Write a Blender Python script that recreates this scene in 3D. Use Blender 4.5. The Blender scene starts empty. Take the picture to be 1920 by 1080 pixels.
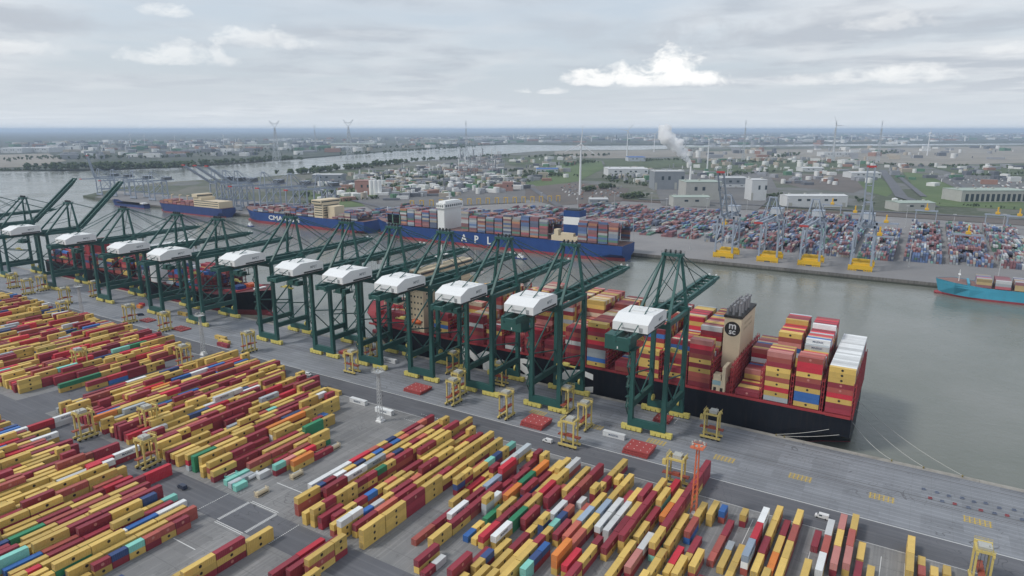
import bpy, bmesh, math, random
from mathutils import Vector, Matrix
from mathutils.bvhtree import BVHTree
random.seed(11)
sc = bpy.context.scene
COL = sc.collection
R = math.radians
# ------------------------------------------------------------------ camera
CAM_H = 157.0; HAZE = 4.7e-5
PITCH = R(13.366); YAW = R(31.587)
cam_d = bpy.data.cameras.new('camera'); cam = bpy.data.objects.new('camera', cam_d); COL.objects.link(cam)
cam_d.sensor_width = 36.0; cam_d.lens = 1250.0 / 1920.0 * 36.0
cam_d.clip_start = 1.0; cam_d.clip_end = 200000.0
cam.location = (0, 0, CAM_H)
fw = Vector((-math.sin(YAW)*math.cos(PITCH), math.cos(YAW)*math.cos(PITCH), -math.sin(PITCH)))
rt = Vector((math.cos(YAW), math.sin(YAW), 0)); upv = rt.cross(fw)
cam.rotation_euler = Matrix((rt, upv, -fw)).transposed().to_euler()
sc.camera = cam
# ------------------------------------------------------------------ world: broken overcast
SUN_EL = R(48); SUN_AZ = R(222)      # azimuth measured from +Y towards +X
world = bpy.data.worlds.new('World'); sc.world = world; world.use_nodes = True
wt = world.node_tree; wt.nodes.clear()
def wn(t, **kw):
    n = wt.nodes.new(t)
    for k, v in kw.items(): setattr(n, k, v)
    return n
def _in(nt, sock, v):
    if hasattr(v, 'is_output') or isinstance(v, bpy.types.NodeSocket): nt.links.new(v, sock)
    else: sock.default_value = v
def wm(op, a, b=None, c=None, clamp=False):
    n = wn('ShaderNodeMath', operation=op, use_clamp=clamp)
    for i, v in enumerate((a, b, c)):
        if v is not None: _in(wt, n.inputs[i], v)
    return n.outputs[0]
def wmix(f, a, b):
    n = wn('ShaderNodeMix', data_type='RGBA'); n.clamp_factor = True
    _in(wt, n.inputs[0], f)
    for s, v in ((n.inputs[6], a), (n.inputs[7], b)):
        _in(wt, s, v if not isinstance(v, tuple) else (*v, 1))
    return n.outputs[2]
tc = wn('ShaderNodeTexCoord'); sep = wn('ShaderNodeSeparateXYZ'); wt.links.new(tc.outputs['Generated'], sep.inputs[0])
dx, dy, dz = sep.outputs
az = wm('ARCTAN2', dx, dy); el = wm('ARCSINE', dz)
def wnoise(vec, scale, detail=6, rough=.55, dist=0.0):
    n = wn('ShaderNodeTexNoise'); n.inputs['Scale'].default_value = scale; n.inputs['Detail'].default_value = detail
    n.inputs['Roughness'].default_value = rough; n.inputs['Distortion'].default_value = dist
    wt.links.new(vec, n.inputs['Vector']); return n.outputs[0]
def wvec(x, y, z=0.0):
    n = wn('ShaderNodeCombineXYZ')
    for i, v in enumerate((x, y, z)): _in(wt, n.inputs[i], v)
    return n.outputs[0]
sky = wn('ShaderNodeTexSky', sky_type='NISHITA'); sky.sun_disc = False
sky.sun_elevation = SUN_EL; sky.sun_rotation = SUN_AZ
sky.air_density = 1.2; sky.dust_density = 3.0; sky.ozone_density = 1.0; sky.altitude = 0
# cloud deck on a flat layer overhead (perspective squeezes it towards the horizon)
den = wm('ADD', wm('MAXIMUM', dz, 0.0), 0.05)
pv = wvec(wm('DIVIDE', dx, den), wm('DIVIDE', dy, den), 3.7)
deck = wnoise(pv, 0.42, 7, .52, .3)
deck2 = wnoise(pv, 1.1, 6, .55, .2)
shape = wm('SMOOTH_MIN', wm('MULTIPLY', wm('SUBTRACT', wm('ADD', wm('MULTIPLY', deck, .75), wm('MULTIPLY', deck2, .3)), .43), 5.0), 1.0, .1, clamp=True)
# individual cumulus heaps, each at its own bearing and height (radians): bearing, height, half width, half height, brightness
av = wvec(wm('MULTIPLY', az, 1.0), wm('MULTIPLY', el, 1.7), 1.3)
bil = wnoise(av, 26.0, 8, .62, .25)
bil2 = wnoise(av, 9.0, 4, .5)
def heap(a0, e0, w, h, flat=2.2):
    """soft-edged heap with a flatter base"""
    u = wm('DIVIDE', wm('SUBTRACT', az, a0), w)
    v = wm('DIVIDE', wm('SUBTRACT', el, e0), h)
    vn = wm('MULTIPLY', wm('MINIMUM', v, 0.0), flat); v2 = wm('ADD', wm('MAXIMUM', v, 0.0), vn)
    d = wm('ADD', wm('MULTIPLY', u, u), wm('MULTIPLY', v2, v2))
    e = wm('ADD', wm('SUBTRACT', 1.0, d), wm('MULTIPLY', wm('SUBTRACT', bil, .5), 5.0))
    return e, v
CLOUD_HI = (8.9, 8.9, 8.75); CLOUD_MID = (6.45, 6.65, 6.9); CLOUD_LO = (4.3, 4.65, 5.15)
SKY_PALE = (5.5, 6.15, 6.95)
base = wmix(.72, sky.outputs[0], SKY_PALE)                       # thin high veil over the clear sky
shade = wmix(wm('MULTIPLY', wm('SUBTRACT', deck2, .40), 5.0, clamp=True), CLOUD_MID, CLOUD_LO)
c1 = wmix(wm('MULTIPLY', shape, .85), base, shade)
low = wm('POWER', wm('SUBTRACT', 1.0, wm('MINIMUM', wm('MAXIMUM', wm('DIVIDE', el, R(5.0)), 0.0), 1.0)), 1.6)
c1 = wmix(wm('MULTIPLY', low, .8), c1, (6.45, 6.85, 7.2))          # the deck thins out to a bright band over the horizon
HEAPS = ((-.362, .0660, .050, .018, 1.0, 'hi'), (-.437, .0665, .046, .017, 1.0, 'hi'), (-.395, .0715, .046, .021, 1.0, 'hi'), (-.327, .0775, .050, .034, 1.0, 'hi'), (-.290, .0655, .046, .017, 1.0, 'hi'), (-.498, .0530, .042, .009, .75, 'hi'),
         (-.121, .0620, .070, .014, .42, 'hi'), (-.025, .0620, .070, .016, .48, 'hi'), (-1.004, .142, .030, .012, .55, 'hi'), (-.991, .0890, .070, .023, .5, 'hi'), (-.892, .1125, .060, .021, .45, 'hi'), (-1.16, .0880, .050, .013, .35, 'hi'), (.068, .0880, .040, .010, .3, 'hi'), (-.056, .1250, .060, .016, .35, 'hi'),
         (-.165, .1230, .200, .024, .75, 'lo'), (-.372, .1280, .130, .020, .5, 'lo'), (-1.146, .1220, .080, .018, .8, 'lo'), (-.747, .0800, .100, .009, .4, 'lo'), (-.559, .1050, .090, .010, .3, 'lo'), (-.90, .0780, .120, .006, .3, 'lo'))
for a0, e0, w, h, s, kind in sorted(HEAPS, key=lambda t: t[5] == 'hi'):
    e, v = heap(a0, e0, w, h, 2.4 if kind == 'hi' else 1.0)
    m = wm('MULTIPLY', wm('MULTIPLY', e, .95 if kind == 'hi' else .5, clamp=True), s)
    if kind == 'hi':
        lit = wm('ADD', wm('MULTIPLY', v, .45), wm('ADD', wm('MULTIPLY', wm('SUBTRACT', bil2, .5), 2.0), .62), clamp=True)
        c1 = wmix(m, c1, wmix(lit, CLOUD_MID, CLOUD_HI))
    else:
        c1 = wmix(m, c1, CLOUD_LO)
bg = wn('ShaderNodeBackground'); bg.inputs['Strength'].default_value = 0.1
wt.links.new(c1, bg.inputs['Color'])
wo = wn('ShaderNodeOutputWorld'); wt.links.new(bg.outputs[0], wo.inputs[0])
# ------------------------------------------------------------------ sun behind cloud
sun_d = bpy.data.lights.new('sun', 'SUN'); sun_d.energy = 1.5; sun_d.angle = R(10); sun_d.color = (1.0, .975, .94)
sun = bpy.data.objects.new('sun', sun_d); COL.objects.link(sun)
sdir = Vector((math.sin(SUN_AZ)*math.cos(SUN_EL), math.cos(SUN_AZ)*math.cos(SUN_EL), math.sin(SUN_EL)))
sun.rotation_euler = sdir.to_track_quat('Z', 'Y').to_euler(); sun.location = (0, 0, 400)
sc.view_settings.view_transform = 'Standard'; sc.view_settings.look = 'None'
sc.view_settings.exposure = 0.3; sc.view_settings.gamma = 1.0; sc.view_settings.use_curve_mapping = False
sc.cycles.use_denoising = True
try: sc.cycles.denoiser = 'OPENIMAGEDENOISE'
except Exception: pass
sc.cycles.max_bounces = 10; sc.cycles.diffuse_bounces = 2; sc.cycles.glossy_bounces = 3; sc.cycles.volume_bounces = 8
sc.cycles.use_fast_gi = False
# ------------------------------------------------------------------ materials
MATS = {}
def mat(name, rgb, rough=.6, var=.12, scale=.25, metal=0.0, rnd=0.0, bump=0.0, bscale=2.0, second=None, spec=.5, attr=False):
    """procedural paint / surface: base colour broken up by two noises; rnd = tone shift per object"""
    if name in MATS: return MATS[name]
    m = bpy.data.materials.new(name); m.use_nodes = True; nt = m.node_tree; nt.nodes.clear()
    def nn(t, **kw):
        n = nt.nodes.new(t)
        for k, v in kw.items(): setattr(n, k, v)
        return n
    out = nn('ShaderNodeOutputMaterial'); bs = nn('ShaderNodeBsdfPrincipled')
    nt.links.new(bs.outputs[0], out.inputs[0])
    bs.inputs['Roughness'].default_value = rough; bs.inputs['Metallic'].default_value = metal
    bs.inputs['Specular IOR Level'].default_value = spec
    geo = nn('ShaderNodeNewGeometry')
    n1 = nn('ShaderNodeTexNoise'); n1.inputs['Scale'].default_value = scale; n1.inputs['Detail'].default_value = 5; n1.inputs['Roughness'].default_value = .65
    n2 = nn('ShaderNodeTexNoise'); n2.inputs['Scale'].default_value = scale*7; n2.inputs['Detail'].default_value = 3
    nt.links.new(geo.outputs['Position'], n1.inputs['Vector']); nt.links.new(geo.outputs['Position'], n2.inputs['Vector'])
    def mm(op, a, b):
        n = nn('ShaderNodeMath', operation=op); _in(nt, n.inputs[0], a); _in(nt, n.inputs[1], b); return n.outputs[0]
    s = mm('ADD', mm('MULTIPLY', n1.outputs[0], .65), mm('MULTIPLY', n2.outputs[0], .35))
    k = mm('ADD', mm('MULTIPLY', mm('SUBTRACT', s, .5), var*5), 1.0)
    if rnd:
        oi = nn('ShaderNodeObjectInfo')
        k = mm('MULTIPLY', k, mm('ADD', mm('MULTIPLY', oi.outputs['Random'], rnd), 1-rnd/2))
    if attr:
        at = nn('ShaderNodeAttribute', attribute_name='tone')
        k = mm('MULTIPLY', k, mm('ADD', mm('MULTIPLY', at.outputs['Fac'], .5), .75))
    col = nn('ShaderNodeMix', data_type='RGBA'); col.blend_type = 'MULTIPLY'; col.inputs[0].default_value = 1
    if second:
        mx = nn('ShaderNodeMix', data_type='RGBA'); mx.clamp_factor = True
        _in(nt, mx.inputs[0], mm('MULTIPLY', mm('SUBTRACT', n1.outputs[0], .45), 5.0))
        mx.inputs[6].default_value = (*rgb, 1); mx.inputs[7].default_value = (*second, 1)
        nt.links.new(mx.outputs[2], col.inputs[6])
    else: col.inputs[6].default_value = (*rgb, 1)
    cb = nn('ShaderNodeCombineColor')
    for i in range(3): nt.links.new(k, cb.inputs[i])
    nt.links.new(cb.outputs[0], col.inputs[7]); nt.links.new(col.outputs[2], bs.inputs['Base Color'])
    if bump:
        bp = nn('ShaderNodeBump'); bp.inputs['Strength'].default_value = bump; bp.inputs['Distance'].default_value = .05
        n3 = nn('ShaderNodeTexNoise'); n3.inputs['Scale'].default_value = bscale; n3.inputs['Detail'].default_value = 4
        nt.links.new(geo.outputs['Position'], n3.inputs['Vector']); nt.links.new(n3.outputs[0], bp.inputs['Height'])
        nt.links.new(bp.outputs[0], bs.inputs['Normal'])
    MATS[name] = m
    return m
# ------------------------------------------------------------------ mesh builder
class MB:
    def __init__(s): s.v = []; s.f = []; s.m = []; s.t = []; s.sm = []; s.tone = None; s.nodup = False
    def _add(s, vs, fs, mi=0, smooth=False):
        b = len(s.v); s.v += [tuple(p) for p in vs]
        for f in fs:
            s.f.append(tuple(b+i for i in f)); s.m.append(mi); s.sm.append(smooth)
            if s.tone is not None: s.t.append(s.tone)
        return s
    BF = ((0,3,2,1),(4,5,6,7),(0,1,5,4),(1,2,6,5),(2,3,7,6),(3,0,4,7))
    def box(s, x0, y0, z0, x1, y1, z1, mi=0, bottom=True):
        vs = [(x0,y0,z0),(x1,y0,z0),(x1,y1,z0),(x0,y1,z0),(x0,y0,z1),(x1,y0,z1),(x1,y1,z1),(x0,y1,z1)]
        return s._add(vs, s.BF if bottom else s.BF[1:], mi)
    def cbox(s, c, d, mi=0, rz=0.0):
        x, y, z = d[0]/2, d[1]/2, d[2]/2; ca, sa = math.cos(rz), math.sin(rz)
        vs = [(c[0]+a*ca-b*sa, c[1]+a*sa+b*ca, c[2]+e) for e in (-z, z) for a, b in ((-x,-y),(x,-y),(x,y),(-x,y))]
        return s._add(vs, s.BF, mi)
    def bar(s, p, q, w, h=None, mi=0, w2=None, h2=None):
        p, q = Vector(p), Vector(q); h = h or w; w2 = w2 or w; h2 = h2 or h
        d = (q-p).normalized(); u = Vector((0,0,1)) if abs(d.z) < .95 else Vector((0,1,0))
        r = d.cross(u).normalized(); u = r.cross(d).normalized()
        vs = []
        for c, ww, hh in ((p, w, h), (q, w2, h2)):
            for a, b in ((-1,-1),(1,-1),(1,1),(-1,1)): vs.append(c + r*(a*ww/2) + u*(b*hh/2))
        return s._add(vs, s.BF, mi)
    def tube(s, p, q, r0, r1=None, n=8, mi=0, caps=True, smooth=True):
        p, q = Vector(p), Vector(q); r1 = r0 if r1 is None else r1
        d = (q-p).normalized(); u = Vector((0,0,1)) if abs(d.z) < .95 else Vector((0,1,0))
        a = d.cross(u).normalized(); b = d.cross(a).normalized()
        vs = [c + a*(math.cos(2*math.pi*i/n)*r) + b*(math.sin(2*math.pi*i/n)*r) for c, r in ((p, r0), (q, r1)) for i in range(n)]
        s._add(vs, [(i, i+n, (i+1) % n+n, (i+1) % n) for i in range(n)], mi, smooth)
        if caps: s._add(vs[:n], [tuple(range(n))], mi); s._add(vs[n:], [tuple(range(n-1, -1, -1))], mi)
        return s
    def prism(s, pts, z0, z1, mi=0, cap=None, axis='z'):
        n = len(pts)
        if sum(pts[i][0]*pts[(i+1) % n][1]-pts[(i+1) % n][0]*pts[i][1] for i in range(n)) < 0: pts = pts[::-1]
        f = {'z': lambda a, b, c: (a, b, c), 'x': lambda a, b, c: (c, a, b), 'y': lambda a, b, c: (b, c, a)}[axis]
        vs = [f(*p, z0) for p in pts] + [f(*p, z1) for p in pts]
        s._add(vs, [(i, (i+1) % n, (i+1) % n+n, i+n) for i in range(n)], mi)
        s._add(vs, [tuple(range(n-1, -1, -1)), tuple(range(n, 2*n))], mi if cap is None else cap)
        return s
    def sheet(s, pts, z, mi=0):
        n = len(pts)
        if sum(pts[i][0]*pts[(i+1) % n][1]-pts[(i+1) % n][0]*pts[i][1] for i in range(n)) < 0: pts = pts[::-1]
        return s._add([(*p, z) for p in pts], [tuple(range(n))], mi)
    def disc(s, c, nrm, r, n=10, mi=0):
        d = Vector(nrm); u = Vector((0,0,1)) if abs(d.z) < .95 else Vector((0,1,0)); a = d.cross(u).normalized(); b = d.cross(a).normalized(); c = Vector(c)
        return s._add([c+a*(math.cos(-2*math.pi*i/n)*r)+b*(math.sin(-2*math.pi*i/n)*r) for i in range(n)], [tuple(range(n-1,-1,-1))], mi)
    def blob(s, c, r, mi=0, jit=.3, sq=.8):
        """one ragged leaf clump"""
        ico = ICO
        k = [1+random.uniform(-jit, jit) for _ in ico[0]]
        return s._add([(c[0]+p[0]*r*k[i], c[1]+p[1]*r*k[i], c[2]+p[2]*r*sq*k[i]) for i, p in enumerate(ico[0])], ico[1], mi)
    def mesh(s, name, mats):
        me = bpy.data.meshes.new(name); me.from_pydata([tuple(p) for p in s.v], [], s.f)
        for m in mats: me.materials.append(m)
        me.polygons.foreach_set('material_index', s.m)
        me.polygons.foreach_set('use_smooth', s.sm)
        if s.t:
            a = me.attributes.new('tone', 'FLOAT', 'FACE'); a.data.foreach_set('value', s.t)
        me.update(); return me
    def obj(s, name, mats, parent=None, loc=(0,0,0), rz=0.0):
        if not isinstance(mats, (list, tuple)): mats = [mats]
        return link(name, s.mesh(name, mats), parent, loc, rz)
_t = (1+5**.5)/2
ICO = ([Vector(p).normalized() for p in ((-1,_t,0),(1,_t,0),(-1,-_t,0),(1,-_t,0),(0,-1,_t),(0,1,_t),(0,-1,-_t),(0,1,-_t),(_t,0,-1),(_t,0,1),(-_t,0,-1),(-_t,0,1))],
       ((0,11,5),(0,5,1),(0,1,7),(0,7,10),(0,10,11),(1,5,9),(5,11,4),(11,10,2),(10,7,6),(7,1,8),(3,9,4),(3,4,2),(3,2,6),(3,6,8),(3,8,9),(4,9,5),(2,4,11),(6,2,10),(8,6,7),(9,8,1)))
def link(name, me, parent=None, loc=(0,0,0), rz=0.0):
    o = bpy.data.objects.new(name, me); COL.objects.link(o); o.location = loc; o.rotation_euler = (0,0,rz)
    if parent: o.parent = parent
    return o
def tag(o, label, cat, group=None, kind=None):
    if label: o['label'] = label
    if cat: o['category'] = cat
    if group: o['group'] = group
    if kind: o['kind'] = kind
    return o
def thing(name, label, cat, loc=(0,0,0), rz=0.0, group=None):
    return tag(link(name, None, None, loc, rz), label, cat, group)
def struct(o): o['kind'] = 'structure'; return o
def copy_tree(o, parent=None):
    c = o.copy(); COL.objects.link(c)
    if parent: c.parent = parent
    for ch in o.children: copy_tree(ch, c)
    return c
def place(proto, used, loc, rz, label, sz=None):
    o = proto if not used else copy_tree(proto)
    o.location = loc; o.rotation_euler = (0,0,rz); o['label'] = label
    if sz: o.scale = sz
    return o
_txt = {}
def text_mesh(s, size, depth=.02, bold=0.0):
    """flat lettering lying in XY, centred"""
    key = (s, size, bold)
    if key in _txt: return _txt[key]
    cu = bpy.data.curves.new('lettering', 'FONT'); cu.body = s; cu.size = size; cu.align_x = 'CENTER'; cu.align_y = 'CENTER'; cu.extrude = depth; cu.offset = bold; cu.resolution_u = 2
    o = bpy.data.objects.new('lettering', cu); COL.objects.link(o)
    dg = bpy.context.evaluated_depsgraph_get(); me = bpy.data.meshes.new_from_object(o.evaluated_get(dg))
    bpy.data.objects.remove(o); _txt[key] = me
    return me
def lettering(s, size, m, parent, loc, rot, name='lettering', bold=0.0, depth=.02):
    me = text_mesh(s, size, depth, bold)
    me = me.copy(); me.materials.clear(); me.materials.append(m)
    o = link(name, me, parent, loc); o.rotation_euler = rot
    return o
ORD = 'first second third fourth fifth sixth seventh eighth ninth tenth eleventh twelfth thirteenth fourteenth fifteenth sixteenth seventeenth eighteenth nineteenth'.split()
TENS = {20: ('twentieth', 'twenty'), 30: ('thirtieth', 'thirty'), 40: ('fortieth', 'forty'), 50: ('fiftieth', 'fifty'), 60: ('sixtieth', 'sixty')}
def ordinal(n):
    if n < 20: return ORD[n-1]
    t = n//10*10
    return TENS[t][0] if n == t else TENS[t][1] + '-' + ORD[n-t-1]

# ------------------------------------------------------------------ survey of the far land (metres)
FIELDS = (
    ('scrub', [(-1102, 3549), (-717, 3862), (-300, 4118), (-216, 3351), (-410, 2746), (-560, 2544), (-805, 2706)]),
    ('earth', [(-456, 2350), (-352, 2603), (-232, 2782), (-126, 2265), (-154, 1907), (-296, 2007)]),
    ('lawn', [(-182, 2354), (-132, 2550), (-63, 2071), (-76, 1841), (-129, 1975)]),
    ('lawn', [(-81, 2987), (35, 2775), (83, 2240), (88, 1973), (195, 1853), (179, 1678), (29, 1664), (-2, 1827)]),
    ('sand', [(-1486, 4837), (-984, 5929), (796, 8297), (408, 4132), (-80, 3434), (-220, 3684), (-605, 4009), (-1126, 3771)]),
    ('sand', [(-2361, 4441), (-1717, 5305), (-1273, 4041), (-1431, 3583), (-1857, 3495)]),
    ('lawn', [(-1508, 2892), (-1430, 3202), (-1144, 2587), (-923, 1898), (-914, 1627), (-1087, 1850)]),
    ('scrub', [(-1912, 1861), (-1795, 2098), (-1387, 1901), (-1220, 1592), (-1468, 1562)]),
    ('lawn', [(-1296, 1776), (-1218, 2071), (-978, 1741), (-1033, 1514)]),
    ('earth', [(-945, 1608), (-911, 1855), (-686, 1727), (-576, 1405), (-663, 1251), (-796, 1354)]),
    ('scrub', [(-2081, 3269), (-1944, 3728), (-1535, 3002), (-1601, 2604)]),
    ('lawn', [(-1379, 1189), (-1342, 1517), (-997, 1388), (-965, 1089), (-1041, 949)]),
    ('sand', [(-5058, 1813), (-5051, 2259), (-3767, 1765), (-3299, 1405), (-3389, 1207)]),
    ('earth', [(-79, 1498), (160, 1478), (152, 1395), (-83, 1417)]),
    ('lot', [(7, 2758), (102, 2952), (255, 2499), (222, 2138), (93, 2025), (70, 2232)]),
    ('scrub', [(0, 3483), (390, 3940), (296, 2936), (100, 2881)]),
    ('lot', [(-818, 2251), (-520, 2717), (-321, 1839), (-279, 1386), (-474, 1379)]),
    ('lot', [(-1142, 1141), (-1103, 1511), (-928, 1578), (-748, 1273), (-924, 979)]),
    ('scrub', [(-1476, 3319), (-1155, 3671), (-897, 2932), (-1069, 2459)]),
)
LAND_FAR_SHORE = [(-3188, 1241), (-2913, 1410), (-2809, 1756), (-2861, 2061), (-3005, 2534), (-3227, 3150), (-3417, 3650), (-3821, 4765), (-3967, 5630), (-4003, 6509), (-3062, 6466), (-2288, 7242), (-774, 8842), (954, 10278)]
LAND_NEAR_SHORE = [(854, 9174), (-210, 7940), (-1089, 7138), (-1840, 5983), (-1970, 5150), (-2332, 4927), (-2495, 4358), (-2365, 3469), (-2232, 2780), (-2103, 2242), (-1998, 1889), (-1951, 1689), (-1933, 1533), (-1976, 1358), (-1994, 1189), (-1910, 1015), (-1757, 854)]
BUILDINGS = (
    ('warehouse', 'long low white warehouse with flat roof behind the far grey cranes', -198, 1536, 126, 40, 22.2, 0.55, 'wall_white'),
    ('tall_building', 'tall plain white block with grey side standing behind the second grey crane', -329, 1597, 34, 45, 46.5, 0.55, 'wall_white'),
    ('factory', 'large cream factory hall with pale green roof below the steam plume', -445, 1554, 81, 70, 40.9, 0.55, 'wall_cream'),
    ('factory', 'dark grey process building left of the steam plume', -602, 1781, 80, 70, 47.9, 0.55, 'wall_dark'),
    ('factory', 'low cream shed in front of the green-roofed factory hall', -421, 1399, 76, 40, 19.9, 0.55, 'wall_cream'),
    ('colonnade_building', 'long pale building with a row of dark tall openings at the right edge', 118, 1860, 152, 70, 24.8, 0.55, 'wall_cream'),
    ('warehouse', 'long low white building beside the green field by the road', -187, 2551, 99, 60, 17.5, 0.55, 'wall_white'),
    ('warehouse', 'low pale building with grey roof beside the railway at right', -22, 1563, 72, 50, 15.8, 0.55, 'wall_cream'),
    ('warehouse', 'low white sheds on the brown earth field', -388, 2834, 82, 60, 14.1, 0.55, 'wall_white'),
    ('warehouse', 'blue roofed warehouse between the two wind turbines', -1278, 3280, 86, 90, 21.1, 0.55, 'wall_blue'),
    ('warehouse', 'long low blue roofed building on the green strip behind the blue ship', -1227, 2247, 80, 70, 13.8, 0.55, 'wall_blue'),
    ('factory', 'grey boxy plant building with white roof units right of the wind turbine', -916, 2261, 139, 120, 23.8, 0.55, 'wall_white'),
    ('silo_building', 'red and white silo building left of the blue ship bridge', -1190, 1232, 34, 50, 33.8, 0.55, 'wall_rust'),
    ('factory', 'brown red block with pipes in the middle of the earth lot', -937, 1502, 28, 40, 22.1, 0.55, 'wall_rust'),
    ('warehouse', 'white hall beside the river bend at far left', -5421, 2248, 147, 160, 32.3, 0.55, 'wall_white'),
    ('warehouse', 'large white hall right of the first at far left', -5398, 2403, 165, 180, 33.1, 0.55, 'wall_white'),
    ('warehouse', 'long white industrial hall on the far river bank in the centre', -5554, 8284, 630, 260, 45.0, 0.55, 'wall_white'),
    ('warehouse', 'pale hall with dark base on the far river bank', -4955, 6388, 385, 200, 42.4, 0.55, 'wall_cream'),
    ('warehouse', 'low pale hall on the far bank left of the pylon', -4435, 4494, 380, 180, 32.5, 0.55, 'wall_cream'),
    ('warehouse', 'narrow cream hall on the far bank at the left pylon', -4872, 3815, 224, 160, 30.7, 0.55, 'wall_cream'),
    ('factory', 'grey shed with white roof among the tanks behind the containers', -1608, 1512, 91, 60, 19.7, 0.55, 'wall_dark'),
    ('office_block', 'white low office block at the corner of the earth lot', -485, 4489, 174, 100, 24.8, 0.55, 'wall_white'),
    ('warehouse', 'white shed at the edge of the sand field', -1524, 5174, 161, 120, 27.6, 0.55, 'wall_cream'),
    ('factory', 'grey hall with white end wall behind the first grey crane', -468, 1937, 71, 60, 26.4, 0.55, 'wall_dark'),
    ('warehouse', 'low grey shed with pale roof beside the parked blue containers', -604, 1341, 40, 30, 10.3, 0.55, 'wall_dark'),
    ('warehouse', 'long white shed roof right of the blue ship stern', -533, 1885, 237, 40, 8.8, 0.55, 'wall_white'),
)
TURBINES = (
    (-721, 1491, 121),
    (-1367, 3386, 149),
    (-1695, 4709, 124),
    (-758, 2736, 118),
    (-508, 4611, 179),
    (-14, 4915, 135),
    (-502, 2034, 50),
    (-376, 3059, 41),
    (-230, 2975, 37),
    (-6285, 4484, 98),
    (-7110, 3977, 108),
    (-6986, 4053, 92),
    (-7220, 4531, 82),
)
PYLONS = (
    (-2805, 2297, 201),
    (-2600, 2599, 208),
    (-1913, 2689, 199),
    (-796, 3511, 203),
    (-417, 3777, 201),
    (-215, 3794, 200),
    (-3844, 3502, 191),
)
TANKS = (
    (-1167, 1393, 10.0, 14.2),
    (-1355, 1356, 8.9, 11.7),
    (-1149, 1228, 5.9, 36.4),
    (-1141, 1234, 5.9, 36.4),
    (-1157, 1223, 5.9, 36.4),
    (-1122, 1499, 7.4, 11.7),
    (-1124, 1540, 6.8, 12.0),
    (-1107, 1550, 6.8, 12.0),
    (-1221, 1184, 10.5, 10.4),
    (-1165, 1558, 6.9, 12.2),
    (-50, 1581, 5.5, 19.7),
    (-38, 1567, 4.3, 17.3),
)
BELTS = (
    ([(-3005, 1354), (-2672, 1693)], 170, 26, 90),
    ([(-2789, 1768), (-2899, 2444)], 120, 22, 80),
    ([(-1921, 1638), (-1997, 1974), (-2141, 2503)], 150, 20, 55),
    ([(-2211, 2586), (-2137, 3415)], 70, 18, 40),
    ([(-1926, 3364), (-1692, 3883)], 60, 16, 60),
    ([(-750, 1575), (-743, 1732)], 40, 13, 14),
    ([(-596, 1476), (-571, 1521)], 34, 13, 18),
    ([(-1143, 1763), (-1165, 2037)], 40, 11, 18),
    ([(-1355, 2650), (-1423, 3071)], 40, 14, 40),
    ([(-1017, 3321), (-220, 3684)], 110, 10, 60),
    ([(-845, 1946), (-661, 1824)], 34, 9, 16),
    ([(-165, 3487), (340, 3499)], 70, 12, 50),
    ([(-42, 1734), (158, 1687)], 26, 6, 8),
    ([(-1500, 1596), (-1296, 1776)], 60, 12, 30),
    ([(-3026, 1177), (-2998, 1274)], 24, 12, 30),
    ([(-3094, 3021), (-3498, 4964)], 90, 20, 80),
    ([(-759, 4082), (-712, 4697)], 30, 18, 40),
    ([(-302, 4949), (-210, 5622)], 24, 18, 40),
    ([(-1132, 974), (-1078, 1180)], 30, 8, 12),
    ([(-321, 1645), (-288, 1758)], 20, 9, 10),
    ([(146, 2843), (301, 3074)], 30, 9, 20),
    ([(-1262, 3305), (-1090, 3556)], 30, 14, 30),
    ([(-1249, 1075), (-1269, 1349), (-1180, 1617)], 70, 11, 45),
    ([(-1083, 1483), (-1050, 1769)], 40, 10, 30),
    ([(-1355, 2204), (-1046, 2048)], 50, 12, 40),
    ([(-878, 1979), (-858, 2361)], 40, 11, 40),
    ([(-614, 2314), (-520, 2717)], 40, 11, 40),
    ([(-138, 1729), (-88, 1628)], 14, 8, 10),
    ([(-4201, 1643), (-3695, 2863)], 170, 18, 320),
    ([(-4137, 3207), (-4010, 5883)], 130, 20, 320),
)
CLUTTER = (
    ([(-9603, 3787), (-9169, 7128), (-3543, 2745), (-3887, 1836)], 380, 20),
    ([(-9169, 7128), (-8334, 13554), (-4324, 7033), (-3375, 2848)], 300, 20),
    ([(-9853, 16024), (3358, 36791), (1036, 11175), (-4324, 7033)], 620, 36),
    ([(-3381, 10687), (-439, 15912), (-217, 8215), (-2065, 6538)], 130, 36),
    ([(-1734, 1687), (-1958, 3022), (-1161, 1888), (-1329, 1413)], 300, 20),
    ([(-2127, 2918), (-2267, 3529), (-1347, 2096), (-1387, 1901)], 130, 48),
    ([(-1584, 1368), (-1460, 1704), (-1026, 1405), (-1094, 998)], 110, 10),
    ([(-824, 2695), (-598, 3116), (-444, 2329), (-600, 1973)], 50, 12),
    ([(-1098, 2526), (-917, 2920), (-614, 1965), (-789, 1857)], 70, 14),
    ([(20, 2766), (274, 2770), (219, 2171), (90, 2092)], 90, 4),
    ([(-924, 1774), (-726, 1785), (-609, 1468), (-694, 1360)], 60, 4),
    ([(-1396, 1484), (-1197, 2018), (-879, 1496), (-1029, 1126)], 220, 12),
    ([(-1886, 3067), (-1752, 3560), (-1011, 1980), (-1018, 1716)], 60, 10),
    ([(-578, 3128), (-213, 3570), (-129, 2263), (-366, 2006)], 70, 9),
    ([(-1090, 3556), (-255, 4224), (-200, 3361), (-847, 2770)], 90, 10),
    ([(-1602, 5212), (644, 7728), (381, 4461), (-1174, 3827)], 110, 12),
    ([(-160, 3385), (358, 3704), (249, 2495), (-45, 2203)], 70, 8),
)
SMOKE_BASE = (-755, 2573)

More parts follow.
